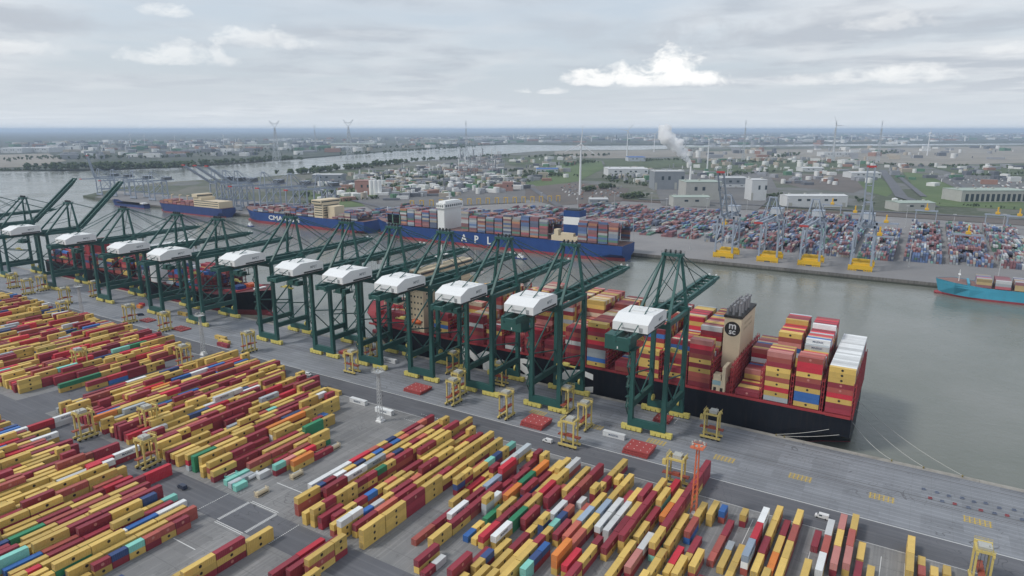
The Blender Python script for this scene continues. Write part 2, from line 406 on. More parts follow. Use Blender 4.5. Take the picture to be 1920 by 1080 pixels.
# ------------------------------------------------------------------ surfaces of the place
def surf(name, build):
    m = bpy.data.materials.new(name); m.use_nodes = True; nt = m.node_tree; nt.nodes.clear()
    out = nt.nodes.new('ShaderNodeOutputMaterial'); bs = nt.nodes.new('ShaderNodeBsdfPrincipled'); nt.links.new(bs.outputs[0], out.inputs[0])
    geo = nt.nodes.new('ShaderNodeNewGeometry'); sp = nt.nodes.new('ShaderNodeSeparateXYZ'); nt.links.new(geo.outputs['Position'], sp.inputs[0])
    class G: pass
    g = G(); g.bs = bs; g.pos = geo.outputs['Position']; g.x, g.y, g.z = sp.outputs; g.nt = nt
    def mth(op, a, b=None, c=None, clamp=False):
        n = nt.nodes.new('ShaderNodeMath'); n.operation = op; n.use_clamp = clamp
        for i, v in enumerate((a, b, c)):
            if v is not None: _in(nt, n.inputs[i], v)
        return n.outputs[0]
    def noise(scale, detail=5, rough=.6, vec=None, dist=0.0):
        n = nt.nodes.new('ShaderNodeTexNoise'); n.inputs['Scale'].default_value = scale; n.inputs['Detail'].default_value = detail; n.inputs['Roughness'].default_value = rough; n.inputs['Distortion'].default_value = dist
        nt.links.new(vec if vec is not None else g.pos, n.inputs['Vector']); return n.outputs[0]
    def vec(x, y, z=0.0):
        n = nt.nodes.new('ShaderNodeCombineXYZ')
        for i, v in enumerate((x, y, z)): _in(nt, n.inputs[i], v)
        return n.outputs[0]
    def mix(f, a, b, mode='MIX'):
        n = nt.nodes.new('ShaderNodeMix'); n.data_type = 'RGBA'; n.blend_type = mode; n.clamp_factor = True
        _in(nt, n.inputs[0], f)
        for s, v in ((n.inputs[6], a), (n.inputs[7], b)): _in(nt, s, (*v, 1) if isinstance(v, tuple) else v)
        return n.outputs[2]
    def ramp(v, lo, hi): return mth('DIVIDE', mth('SUBTRACT', v, lo), hi-lo, clamp=True)
    def line(coord, pitch, width, phase=0.0):
        """1 on thin regular lines"""
        f = mth('FRACT', mth('DIVIDE', mth('ADD', coord, phase), pitch))
        return mth('LESS_THAN', mth('ABSOLUTE', mth('SUBTRACT', f, .5)), width/pitch/2)
    def bump(h, strength, dist):
        b = nt.nodes.new('ShaderNodeBump'); b.inputs['Strength'].default_value = strength; b.inputs['Distance'].default_value = dist
        _in(nt, b.inputs['Height'], h); nt.links.new(b.outputs[0], bs.inputs['Normal'])
    g.m, g.noise, g.vec, g.mix, g.ramp, g.line, g.bump = mth, noise, vec, mix, ramp, line, bump
    col = build(g); _in(nt, bs.inputs['Base Color'], col if not isinstance(col, tuple) else (*col, 1))
    MATS[name] = m; return m
def slabs(g, c, sx, sy, amt):
    """cast slabs of slightly different age"""
    n = g.nt.nodes.new('ShaderNodeTexWhiteNoise'); n.noise_dimensions = '2D'
    g.nt.links.new(g.vec(g.m('FLOOR', g.m('DIVIDE', g.x, sx)), g.m('FLOOR', g.m('DIVIDE', g.y, sy))), n.inputs['Vector'])
    k = g.m('ADD', g.m('MULTIPLY', n.outputs['Value'], amt), 1-amt/2)
    cb = g.nt.nodes.new('ShaderNodeCombineColor')
    for i in range(3): g.nt.links.new(k, cb.inputs[i])
    return g.mix(1.0, c, cb.outputs[0], 'MULTIPLY')
def tyres(g, c, amt=.5):
    """curving rubber marks"""
    a = g.noise(.045, 2, .5, None, 1.5); f = g.m('ABSOLUTE', g.m('SUBTRACT', g.m('FRACT', g.m('MULTIPLY', a, 9.0)), .5))
    return g.mix(g.m('MULTIPLY', g.m('MULTIPLY', g.m('LESS_THAN', f, .035), g.ramp(g.noise(.02, 3), .48, .6)), amt), c, (.05, .05, .052))
def b_yard(g):
    c = g.mix(g.ramp(g.noise(.03, 6), .35, .65), (.165, .165, .165), (.22, .217, .212))
    tr = g.noise(1.0, 3, .5, g.vec(g.m('MULTIPLY', g.x, 1.1), g.m('MULTIPLY', g.y, .02)))
    c = g.mix(g.m('MULTIPLY', g.ramp(tr, .5, .68), .55), c, (.30, .295, .285))
    c = g.mix(g.m('MULTIPLY', g.ramp(g.noise(.35, 4, .7), .56, .72), .5), c, (.10, .10, .10))
    c = g.mix(g.m('MULTIPLY', g.line(g.y, 12.45, .35), .35), c, (.10, .10, .10))
    g.bs.inputs['Roughness'].default_value = .85
    return tyres(g, slabs(g, c, 11.7, 12.45, .22), .5)
def b_road(g):
    c = g.mix(g.ramp(g.noise(.02, 6, .65), .3, .7), (.088, .09, .10), (.125, .127, .138))
    tr = g.noise(1.0, 4, .6, g.vec(g.m('MULTIPLY', g.x, .012), g.m('MULTIPLY', g.y, .55)))
    c = g.mix(g.m('MULTIPLY', g.ramp(tr, .48, .7), .6), c, (.16, .162, .17))
    c = g.mix(g.m('MULTIPLY', g.ramp(g.noise(.12, 4, .7), .6, .75), .4), c, (.075, .075, .08))
    g.bs.inputs['Roughness'].default_value = .8
    return tyres(g, slabs(g, c, 60.0, 9.0, .16), .6)
def b_apron(g):
    c = g.mix(g.ramp(g.noise(.05, 6, .65), .3, .7), (.185, .195, .21), (.235, .245, .26))
    tr = g.noise(1.0, 4, .6, g.vec(g.m('MULTIPLY', g.x, .01), g.m('MULTIPLY', g.y, .9)))
    c = g.mix(g.m('MULTIPLY', g.ramp(tr, .45, .7), .6), c, (.145, .152, .165))
    c = g.mix(g.m('MULTIPLY', g.line(g.y, 3.3, .5), .6), c, (.29, .30, .32))
    c = g.mix(g.m('MULTIPLY', g.line(g.x, 7.5, .16), .3), c, (.12, .12, .12))
    c = g.mix(g.m('MULTIPLY', g.ramp(g.noise(.5, 4, .7), .58, .72), .45), c, (.11, .105, .10))
    g.bs.inputs['Roughness'].default_value = .8
    return tyres(g, slabs(g, c, 15.0, 6.6, .22), .5)
def b_coping(g):
    c = g.mix(g.ramp(g.noise(.3, 5), .3, .7), (.24, .225, .195), (.34, .32, .285))
    g.bs.inputs['Roughness'].default_value = .85
    return g.mix(g.m('MULTIPLY', g.ramp(g.noise(.06, 5), .52, .7), .6), c, (.14, .13, .115))
def b_quaywall(g):
    v = g.noise(1.0, 5, .6, g.vec(g.m('MULTIPLY', g.x, .6), g.m('MULTIPLY', g.y, .6), g.m('MULTIPLY', g.z, .1)))
    c = g.mix(g.ramp(v, .35, .65), (.20, .19, .175), (.11, .105, .095))
    g.bs.inputs['Roughness'].default_value = .9
    return g.mix(g.ramp(g.z, -2.2, -3.6), c, (.055, .06, .045))
def b_water(g):
    q = g.vec(g.m('MULTIPLY', g.x, 1.0), g.m('MULTIPLY', g.y, 1.0))
    w = g.m('ADD', g.m('MULTIPLY', g.noise(.28, 4, .6, q, .4), .7), g.m('MULTIPLY', g.noise(.035, 4, .6, q, .6), 1.2))
    g.bump(w, .6, .6)
    _in(g.nt, g.bs.inputs['Roughness'], g.m('ADD', g.m('MULTIPLY', g.ramp(g.noise(.009, 5, .65, q, .8), .4, .65), .22), .07)); g.bs.inputs['IOR'].default_value = 1.33
    return g.mix(g.ramp(g.noise(.006, 5, .6), .35, .65), (.14, .152, .125), (.195, .20, .175))
def b_fields(g):
    """far land: scrub, fields and works cut into lots"""
    v = g.nt.nodes.new('ShaderNodeTexVoronoi'); v.inputs['Scale'].default_value = .0045; v.distance = 'CHEBYCHEV'
    g.nt.links.new(g.vec(g.x, g.y), v.inputs['Vector'])
    s = g.nt.nodes.new('ShaderNodeSeparateColor'); g.nt.links.new(v.outputs['Color'], s.inputs[0])
    c = g.mix(g.ramp(s.outputs[0], .3, .75), (.06, .075, .042), (.15, .145, .12))
    c = g.mix(g.m('GREATER_THAN', s.outputs[1], .72), c, (.15, .15, .15))
    c = g.mix(g.m('MULTIPLY', g.ramp(g.noise(.012, 6, .7), .42, .62), .7), c, (.06, .08, .04))
    c = g.mix(g.m('MULTIPLY', g.ramp(g.noise(.05, 5, .7), .5, .7), .5), c, (.19, .18, .165))
    g.bs.inputs['Roughness'].default_value = .95
    return c
def b_forest(g):
    c = g.mix(g.ramp(g.noise(.0016, 6, .65), .4, .62), (.035, .05, .035), (.09, .095, .075))
    c = g.mix(g.m('MULTIPLY', g.ramp(g.noise(.008, 5, .7), .48, .62), .8), c, (.05, .065, .04))
    c = g.mix(g.m('MULTIPLY', g.ramp(g.noise(.011, 4, .7), .58, .66), .6), c, (.26, .25, .235))
    g.bs.inputs['Roughness'].default_value = .95
    return c
for nm, fn in (('yard_concrete', b_yard), ('road_asphalt', b_road), ('apron_concrete', b_apron), ('coping_stone', b_coping), ('quay_wall', b_quaywall), ('harbour_water', b_water), ('far_fields', b_fields), ('far_woods', b_forest)): surf(nm, fn)
def field_mat(a, b, sc_):
    def f(g):
        g.bs.inputs['Roughness'].default_value = .95
        c = g.mix(g.ramp(g.noise(sc_, 6, .7), .35, .65), a, b)
        return g.mix(g.m('MULTIPLY', g.ramp(g.noise(sc_*.15, 4, .6), .45, .65), .5), c, tuple(x*.6 for x in a))
    return f
surf('scrub', field_mat((.05, .075, .035), (.10, .125, .055), .02)); surf('earth', field_mat((.15, .125, .11), (.11, .10, .09), .015))
surf('lawn', field_mat((.075, .125, .04), (.11, .145, .055), .02)); surf('sand', field_mat((.31, .28, .235), (.19, .18, .155), .006)); surf('lot', field_mat((.125, .125, .125), (.165, .16, .155), .02))
surf('far_concrete', field_mat((.21, .205, .205), (.26, .25, .245), .012))
def hull_mat(name, rgb, streak, spec=.3):
    def f(g):
        v = g.noise(1.0, 5, .65, g.vec(g.m('MULTIPLY', g.x, .55), g.m('MULTIPLY', g.y, .55), g.m('MULTIPLY', g.z, .05)))
        c = g.mix(g.m('MULTIPLY', g.ramp(v, .52, .72), .45), rgb, streak)
        c = g.mix(g.m('MULTIPLY', g.ramp(g.noise(.05, 5, .7), .45, .7), .35), c, tuple(x*1.6+.006 for x in rgb))
        c = g.mix(g.m('MULTIPLY', g.m('MAXIMUM', g.line(g.x, 12.0, .12), g.line(g.z, 2.6, .07)), .35), c, tuple(x*.5 for x in rgb))
        g.bs.inputs['Roughness'].default_value = .5; g.bs.inputs['Specular IOR Level'].default_value = spec
        return c
    return surf(name, f)
M_white = mat('white_paint', (.78, .78, .76), .5, .05, .4); M_mark = mat('road_marking_white', (.62, .62, .60), .8, .12, 1.2); M_markY = mat('road_marking_yellow', (.52, .36, .05), .8, .15, 1.0)
M_rail = mat('rail_steel', (.09, .08, .075), .45, .2, 1.0, .6)
# ------------------------------------------------------------------ water and land
WATER_Z = -5.0
QY = 350.0; FQ = 815.0
struct(MB().sheet([(-60000, -3000), (60000, -3000), (60000, 90000), (-60000, 90000)], WATER_Z).obj('water', MATS['harbour_water']))
yb = MB().prism([(-3000, -800), (1500, -800), (1500, QY-3), (-3000, QY-3)], -9, 0)
ground = struct(yb.obj('ground', MATS['yard_concrete']))
q_wall = struct(MB().box(-3000, QY-3, -9, 1500, QY, -.6).obj('quay_wall', MATS['quay_wall']))
cope = MB().box(-12.45, -1.62, -.6, 12.45, 1.55, .12).mesh('coping_block', [MATS['coping_stone']])
for i in range(-42, 14):
    o = link('coping_block', cope, q_wall, (i*25.0, QY-1.5, 0))
MB().box(-3000, QY-3.0, -.6, -1063, QY+.05, .1).obj('coping', MATS['coping_stone'], q_wall); MB().box(338, QY-3.0, -.6, 1500, QY+.05, .1).obj('coping', MATS['coping_stone'], q_wall)
bol = MB().tube((0,0,.1), (0,0,.75), .32, .26, 10).tube((0,0,.75), (0,0,1.0), .46, .42, 10).mesh('bollard', [mat('bollard_iron', (.20, .16, .05), .6, .2, 1.5)])
fen = MB().tube((0,0,-4.2), (0,0,-.8), .75, .75, 10).mesh('fender', [mat('fender_rubber', (.025, .025, .025), .8, .2, 1.0)])
for i in range(-40, 8):
    link('fender', fen, q_wall, (i*25.0+8, QY+.76, 0))
apron = struct(MB().sheet([(-3000, 287), (1500, 287), (1500, QY-3.05), (-3000, QY-3.05)], .02).obj('quay_apron', MATS['apron_concrete']))
qroad = struct(MB().sheet([(-3000, 269), (1500, 269), (1500, 287), (-3000, 287)], .016).obj('quay_road', MATS['road_asphalt']))
sroad = struct(MB().sheet([(-3000, 145.5), (1500, 145.5), (1500, 161), (-3000, 161)], .016).obj('yard_road', MATS['road_asphalt']))
croad = struct(MB().sheet([(-446, 161), (-411, 161), (-405, 269), (-430, 269)], .012).obj('cross_road', MATS['road_asphalt']))
mk = MB()
mk.box(-3000, 286.7, .03, 1500, 287.1, .034); mk.box(-3000, 268.9, .03, 1500, 269.15, .034)
struct(mk.obj('road_line', M_mark))
rl = MB()
for y in (314.4, 315.6, 344.4, 345.6): rl.box(-2500, y-.09, .025, 600, y+.09, .06)
struct(rl.obj('crane_rail', M_rail))
slot = MB()
for y in (318.5, 341.0): slot.box(-2500, y-.25, .022, 600, y+.25, .03)
struct(slot.obj('cable_slot', mat('slot_cover', (.10, .10, .10), .7, .2, .5)))
# crossing in front of the tank containers: double bars, dashes and ladder edges
cw = MB()
x0, x1 = -234.5, -213.5
for k in range(26):
    yy = 146.3+k*.58
    cw.box(x0+1.0, yy, .026, x0+2.6, yy+.3, .03); cw.box(x1-2.6, yy, .026, x1-1.0, yy+.3, .03)
for k in range(18):
    yy = 146.0+k*.85
    cw.box(x0-12.2, yy, .026, x0-11.8, yy+.5, .03); cw.box(x1+12.2, yy, .026, x1+12.6, yy+.5, .03)
for a, b in ((144.2, 144.5), (145.1, 145.4)): cw.box(x0+2, a, .026, x1-2, b, .03)
for a, b in ((161.6, 161.9), (162.5, 162.8)): cw.box(x0+2, a, .026, x1-2, b, .03)
cw.box(-236, 128.5, .026, -222, 128.9, .03); cw.box(-236, 178.5, .026, -214, 178.9, .03)
struct(cw.obj('crossing_marking', M_mark))
lm = MB()
for k in range(11): lm.box(-228+k*1.6, 272.2, .026, -227.2+k*1.6, 272.6, .03)
for k in range(14): lm.box(-232+k*1.3, 262.2, .026, -231.4+k*1.3, 262.6, .03)

for k in range(12):
    xx = -44+k*7.8; lm.box(xx-.12, 175, .026, xx+.12, 262, .03)
struct(lm.obj('lane_marking', M_mark))
for cx in (-67.4, -32.7, .6, 35.4, -102, -137, -172):
    ym = MB()
    for k in range(6): ym.box(cx-5+k*1.75, 306.2, .026, cx-4.6+k*1.75, 311.6, .03)
    for k in range(4): ym.box(cx-5.4, 306.6+k*1.4, .031, cx+4.6, 306.95+k*1.4, .034)
    struct(ym.obj('grid_marking', M_markY))
# ------------------------------------------------------------------ far side of the dock
shore = [(-1760, 850), (-1690, 834), (-1570, 822), (-1480, FQ), (2600, FQ), (9000, 9300)] + LAND_NEAR_SHORE
struct(MB().prism(shore, -9, 0).obj('far_land', MATS['far_fields']))
struct(MB().box(-1480, FQ-1.2, -9, 2600, FQ-.05, .25).obj('far_quay_wall', MATS['quay_wall']))
struct(MB().sheet([(-1690, 842), (-1475, FQ+.5), (2600, FQ+.5), (2600, 1405), (-640, 1440), (-900, 1180), (-1100, 1010), (-1400, 960), (-1800, 960)], .25).obj('far_terminal', MATS['far_concrete']))
struct(MB().prism(LAND_FAR_SHORE + [(15000, 9000), (60000, 60000), (20000, 95000), (-70000, 60000), (-70000, 2000), (-9000, -800), (-5200, 500)], -9, -.2).obj('far_bank', MATS['far_woods']))
for i, (k, pts) in enumerate(FIELDS):
    struct(MB().sheet(pts, .3+.05*i).obj({'scrub': 'scrub', 'earth': 'bare_earth', 'lawn': 'grass_field', 'sand': 'sand_field', 'lot': 'paved_lot'}[k], MATS[k]))
ROADS = (((-150, 3024), (-45, 1845), 26), ((-45, 1845), (20, 1640), 24), ((-118, 3024), (0, 1880), 14), ((-560, 1470), (600, 1500), 14), ((-920, 1600), (-640, 1230), 16), ((-1350, 1210), (-900, 1010), 14), ((60, 2700), (110, 1960), 10))
for i, (a, b, w) in enumerate(ROADS):
    d = Vector((b[0]-a[0], b[1]-a[1])).normalized(); n = Vector((-d.y, d.x))*w/2
    struct(MB().sheet([(a[0]+n.x, a[1]+n.y), (b[0]+n.x, b[1]+n.y), (b[0]-n.x, b[1]-n.y), (a[0]-n.x, a[1]-n.y)], 1.6+.1*i).obj('far_road', MATS['road_asphalt']))
rb = MB()
for k in range(9): rb.box(-640, 1412+k*5.0, .45, 1200, 1413.5+k*5.0, .6)
struct(rb.obj('railway_track', mat('rail_ballast', (.15, .10, .085), .9, .2, .2)))
# haze: one box of pale even air round everything on the ground
hz = bpy.data.materials.new('air_haze'); hz.use_nodes = True; hz.node_tree.nodes.clear()
ho = hz.node_tree.nodes.new('ShaderNodeOutputMaterial'); hv = hz.node_tree.nodes.new('ShaderNodeVolumePrincipled')
hv.inputs['Color'].default_value = (.66, .80, 1.0, 1); hv.inputs['Density'].default_value = HAZE; hv.inputs['Anisotropy'].default_value = .1
hz.node_tree.links.new(hv.outputs[0], ho.inputs['Volume'])
hb = MB().box(-80000, -4000, -10.5, 80000, 98000, 214, 0).obj('haze', hz); hb['kind'] = 'stuff'; tag(hb, 'pale bluish air haze over the whole harbour', 'haze')

# stacks read from the photograph: row (3.9 m apart), y of the near end, length in feet, colour numbers bottom to top
STACKS = (
    (-112, 180.8, 40, (0, 11)), (-112, 193.2, 40, (0, 11)), (-112, 205.7, 40, (0, 0)), (-112, 218.1, 40, (1, 1)), (-109, 191.1, 40, (0, 1)), (-109, 203.6, 40, (8, 3)), 
    (-109, 216.0, 40, (1, 1)), (-109, 228.5, 20, (0, 0)), (-109, 234.7, 20, (1, 0)), (-104, 180.1, 40, (0, 1)), (-104, 192.5, 40, (2, 3)), (-104, 205.0, 40, (0, 6)), 
    (-104, 217.4, 40, (0, 0)), (-103, 165.1, 40, (0, 0)), (-103, 177.5, 40, (1, 1)), (-103, 190.0, 40, (1, 1)), (-103, 202.4, 40, (0, 0)), (-103, 214.9, 40, (1, 0)), 
    (-103, 227.3, 40, (1, 0)), (-103, 239.8, 40, (0, 0)), (-102, 172.5, 40, (0, 6)), (-102, 184.9, 40, (0, 0)), (-102, 197.4, 40, (0, 0)), (-102, 209.8, 40, (0, 0)), 
    (-99, 129.9, 40, (0, 6)), (-99, 142.4, 40, (1, 3)), (-99, 154.8, 40, (6, 6)), (-99, 222.6, 40, (9, 8)), (-99, 235.0, 40, (0, 6)), (-99, 247.5, 40, (2, 8)), 
    (-97, 197.4, 40, (0, 0)), (-97, 209.9, 40, (0, 0)), (-97, 222.3, 40, (2, 0)), (-96, 135.3, 40, (0, 0)), (-95, 170.0, 40, (2, 8)), (-95, 182.4, 40, (1, 0)), 
    (-95, 194.9, 40, (0, 0)), (-95, 207.3, 40, (0, 0)), (-94, 123.1, 40, (0, 0)), (-94, 135.5, 40, (0, 6)), (-92, 209.9, 40, (1, 8)), (-92, 222.3, 40, (1, 1)), 
    (-92, 234.8, 40, (0, 0)), (-92, 247.2, 40, (1, 1)), (-91, 170.3, 40, (1, 0)), (-91, 182.7, 40, (2, 1)), (-91, 195.2, 40, (0, 8)), (-91, 207.6, 40, (2, 1)), 
    (-91, 220.1, 40, (0, 0)), (-91, 232.5, 40, (1, 1)), (-90, 122.6, 40, (1, 1)), (-90, 135.0, 40, (1, 1)), (-88, 121.5, 40, (1, 0)), (-88, 133.9, 40, (1, 1)), 
    (-85, 108.5, 40, (2, 1)), (-85, 120.9, 40, (1, 1)), (-84, 120.4, 40, (1, 0)), (-84, 132.8, 40, (0, 2)), (-84, 145.3, 40, (1, 1)), (-84, 170.5, 40, (1, 6)), 
    (-84, 182.9, 40, (0, 0)), (-84, 195.4, 40, (0, 9)), (-84, 207.8, 40, (3, 3)), (-84, 220.3, 20, (1, 0)), (-84, 226.5, 20, (2, 0)), (-81, 136.5, 40, (0, 3)), 
    (-81, 148.9, 40, (1, 6)), (-81, 161.4, 20, (0, 0)), (-81, 167.6, 20, (1, 0)), (-80, 122.5, 40, (0, 6)), (-80, 134.9, 40, (1, 6)), (-79, 108.6, 40, (1, 0)), 
    (-79, 121.1, 40, (2, 2)), (-77, 121.4, 40, (1, 0)), (-77, 133.8, 40, (0, 0)), (-76, 197.3, 20, (1, 7)), (-76, 203.5, 20, (1, 0)), (-76, 209.7, 20, (1, 0)), 
    (-76, 215.9, 20, (1, 2)), (-76, 222.2, 20, (1, 10)), (-74, 92.8, 40, (1, 0)), (-74, 105.3, 40, (1, 0)), (-74, 117.7, 40, (1, 1)), (-74, 130.2, 40, (0, 3)), 
    (-74, 208.8, 40, (1, 0)), (-74, 221.2, 40, (0, 1)), (-74, 233.7, 40, (0, 1)), (-73, 133.4, 40, (0, 1)), (-73, 145.8, 40, (3, 3)), (-73, 167.0, 40, (1, 0)), 
    (-73, 179.4, 40, (2, 2)), (-73, 191.9, 40, (2, 1)), (-73, 204.3, 40, (0, 1)), (-72, 207.2, 20, ()), (-72, 213.5, 20, ()), (-72, 219.7, 40, (2, 9)), 
    (-72, 232.1, 20, (1, 2)), (-71, 93.8, 40, (1, 0)), (-71, 106.3, 40, (1, 1)), (-71, 118.7, 40, (0, 0)), (-71, 131.2, 40, (0, 1)), (-70, 166.0, 40, (6, 0, 0)), 
    (-70, 178.5, 40, (0, 1, 0)), (-70, 190.9, 40, (0, 2, 1)), (-70, 203.4, 40, (0, 2, 5)), (-70, 215.8, 40, (1, 1, 5)), (-69, 202.6, 40, (6, 6, 0)), 
    (-68, 92.6, 40, (1, 0, 0)), (-68, 105.0, 40, (1, 1, 1)), (-68, 117.5, 40, (1, 1, 1)), (-68, 129.9, 40, (1, 1, 1)), (-68, 214.8, 20, (6,)), (-68, 221.0, 20, (2,)), 
    (-67, 81.4, 40, (2, 8)), (-67, 93.9, 40, (2, 2)), (-67, 163.5, 40, (1, 0)), (-67, 175.9, 40, (1, 1)), (-67, 188.4, 40, (2, 1)), (-67, 200.8, 40, (0, 1)), 
    (-67, 213.3, 40, (0, 0)), (-67, 225.7, 40, (0, 0)), (-66, 81.7, 40, (1, 0)), (-66, 94.1, 40, (2, 1)), (-66, 106.6, 40, (1, 1)), (-66, 119.0, 40, (0, 0)), 
    (-66, 131.5, 20, (0, 0)), (-66, 137.7, 20, (2, 10)), (-66, 189.0, 40, (0, 0)), (-66, 201.4, 40, (0, 0)), (-65, 164.7, 20, (10,)), (-65, 170.9, 20, (10,)), 
    (-65, 177.1, 40, (0, 2)), (-65, 189.6, 40, (0, 2)), (-65, 202.0, 40, (2, 2)), (-65, 214.5, 20, ()), (-65, 220.7, 20, ()), (-65, 226.9, 20, ()), (-65, 233.1, 20, ()), 
    (-64, 93.6, 20, (0, 1)), (-64, 99.8, 20, (0, 10)), (-64, 106.0, 40, (2, 6)), (-64, 118.5, 40, (1, 8)), (-64, 130.9, 40, (1, 6)), (-64, 164.1, 20, (7,)), 
    (-64, 170.3, 20, (7,)), (-63, 163.7, 20, (10,)), (-63, 169.9, 20, ()), (-63, 176.1, 20, (6,)), (-62, 92.9, 40, (0, 0)), (-62, 105.3, 40, (0, 0)), (-62, 117.8, 40, (1, 0)), 
    (-62, 130.2, 40, (2, 2)), (-62, 182.2, 20, (1, 10)), (-62, 188.4, 20, (0, 13)), (-62, 194.6, 20, (0, 0)), (-62, 200.8, 20, (1, 3)), (-62, 207.0, 20, (1, 0)), 
    (-61, 99.5, 20, (0, 1)), (-61, 105.8, 20, (1, 9)), (-61, 112.0, 20, (0, 10)), (-61, 118.2, 20, (1, 2)), (-61, 124.4, 20, (0, 2)), (-61, 130.6, 20, (2, 1)), 
    (-55, 179.0, 40, (2, 6)), (-55, 191.4, 40, (0, 6)), (-55, 203.9, 40, (1, 3)), (-55, 216.3, 20, (4, 4)), (-55, 222.6, 20, (2, 0)), (-55, 228.8, 20, (1, 9)), 
    (-55, 235.0, 20, (1, 0)), (-55, 241.2, 20, (1, 1)), (-55, 247.4, 20, (2, 1)), (-55, 253.7, 20, (1, 4)), (-55, 259.9, 20, (1, 1)), (-54, 178.0, 20, (1, 9)), 
    (-54, 184.2, 20, (2, 1)), (-54, 190.4, 20, (0, 6)), (-54, 196.6, 20, (0, 0)), (-54, 202.9, 20, (2, 9)), (-54, 209.1, 20, (1, 0)), (-54, 215.3, 20, (0, 8)), 
    (-54, 221.5, 20, (1, 1)), (-54, 227.7, 20, (0, 8)), (-54, 234.0, 20, (1, 4)), (-54, 240.2, 20, (1, 1)), (-54, 246.4, 20, (0, 13)), (-53, 165.0, 40, (2, 2, 0)), 
    (-53, 177.5, 40, (0, 1)), (-53, 189.9, 40, (1, 1)), (-53, 202.4, 20, (0, 0)), (-53, 208.6, 20, (2, 0)), (-53, 214.8, 20, (0, 0)), (-53, 221.1, 40, (0, 0)), 
    (-53, 233.5, 40, (2, 0)), (-53, 246.0, 40, (0, 0)), (-52, 111.9, 40, (1, 0, 0)), (-52, 124.3, 40, (1, 0, 1)), (-52, 136.8, 40, (0, 0)), (-52, 177.1, 40, (0, 1, 1)), 
    (-52, 189.5, 40, (0, 0, 6)), (-52, 202.0, 40, (0, 0, 7)), (-52, 214.4, 20, (2, 4)), (-52, 220.7, 20, (1, 9)), (-52, 226.9, 20, (2, 0)), (-52, 233.1, 20, (1, 1)), 
    (-52, 239.3, 20, (1, 4)), (-52, 245.5, 20, (0, 0)), (-52, 251.8, 20, (1, 1)), (-50, 162.8, 20, (0, 0, 0)), (-50, 169.1, 20, (10, 2, 1)), (-50, 175.3, 20, (0, 0, 0)), 
    (-50, 181.5, 20, (0, 0, 0)), (-50, 187.7, 20, (1, 0, 1)), (-50, 193.9, 20, (1, 0, 1)), (-50, 200.2, 20, (0, 1, 11)), (-50, 206.4, 20, (0, 2, 0)), 
    (-50, 212.6, 40, (1, 2, 1)), (-50, 225.0, 40, (2, 2, 0)), (-50, 237.5, 40, (1, 1, 0)), (-50, 249.9, 40, (0, 0, 1)), (-50, 262.4, 40, (2, 0)), (-48, 166.8, 20, (1, 1)), 
    (-48, 173.0, 20, (2, 0)), (-48, 179.2, 20, (0, 1)), (-48, 185.5, 20, (2, 8)), (-48, 191.7, 20, (2, 0)), (-48, 197.9, 20, (1, 4)), (-48, 204.1, 20, (0, 0)), 
    (-48, 210.3, 40, (0, 1)), (-48, 222.8, 40, (0, 0)), (-48, 235.2, 40, (2, 0)), (-46, 129.6, 40, (1, 1)), (-46, 142.1, 40, (0, 3)), (-46, 162.4, 20, (0, 0, 6)), 
    (-46, 168.6, 20, (1, 0, 6)), (-46, 174.8, 20, (1, 8)), (-46, 181.1, 20, (0, 6)), (-46, 187.3, 20, (0, 0)), (-46, 193.5, 40, (0, 1)), (-46, 205.9, 20, (2, 4)), 
    (-46, 212.2, 40, (0, 1, 1)), (-46, 224.6, 40, (0, 2, 0)), (-46, 237.1, 40, (0, 0)), (-46, 249.5, 40, (1, 1)), (-45, 134.1, 40, (1, 1)), (-45, 146.5, 40, (1, 1)), 
    (-45, 166.5, 40, (0, 1)), (-45, 179.0, 40, (0, 4)), (-45, 191.4, 40, (2, 1)), (-45, 203.9, 40, (0, 0)), (-45, 216.3, 40, (1, 0)), (-45, 228.8, 40, (2, 0)), 
    (-45, 241.2, 40, (0, 0)), (-45, 253.7, 40, (2, 0)), (-44, 139.1, 40, (0, 2, 0)), (-44, 151.6, 20, (1, 0, 0)), (-43, 162.6, 40, (0, 0, 0)), (-43, 175.1, 40, (0, 0, 0)), 
    (-43, 187.5, 40, (1, 1, 1)), (-43, 200.0, 40, (0, 0, 0)), (-43, 212.4, 40, (1, 0)), (-43, 224.9, 40, (0, 0)), (-43, 237.3, 40, (1, 0)), (-43, 249.8, 40, (0, 0)), 
    (-41, 212.2, 20, (1, 9, 0)), (-41, 218.4, 20, (0, 1, 0)), (-41, 224.6, 40, (1, 0)), (-41, 237.0, 20, (1, 10)), (-41, 243.3, 20, (1, 9)), (-41, 249.5, 20, (0, 0)), 
    (-41, 255.7, 20, (1, 10)), (-40, 203.9, 40, (0,)), (-40, 216.4, 40, (3,)), (-39, 174.7, 40, (2,)), (-39, 187.1, 40, (1,)), (-39, 216.6, 40, (0,)), 
    (-39, 239.1, 40, (2, 6)), (-39, 251.5, 40, (0, 7)), (-38, 192.5, 40, (1, 6)), (-38, 205.0, 40, (1, 1)), (-38, 218.3, 40, (1, 12)), (-38, 230.7, 40, (1, 2, 3)), 
    (-37, 175.3, 40, (0, 0)), (-37, 187.8, 40, (0, 1)), (-37, 200.2, 40, (2, 1)), (-37, 212.7, 40, (2, 1)), (-37, 243.3, 40, (1,)), (-36, 162.2, 40, (0, 1)), 
    (-36, 174.7, 20, ()), (-36, 180.9, 20, ()), (-36, 187.1, 20, ()), (-36, 193.4, 20, ()), (-36, 212.0, 20, (0, 6)), (-35, 160.8, 20, (1,)), (-35, 167.1, 20, (6,)), 
    (-35, 187.0, 20, (8,)), (-35, 193.2, 20, (0,)), (-35, 200.9, 40, (11,)), (-35, 216.4, 40, (0, 5)), (-35, 228.9, 40, (1, 11)), (-35, 241.3, 40, (1, 5)), 
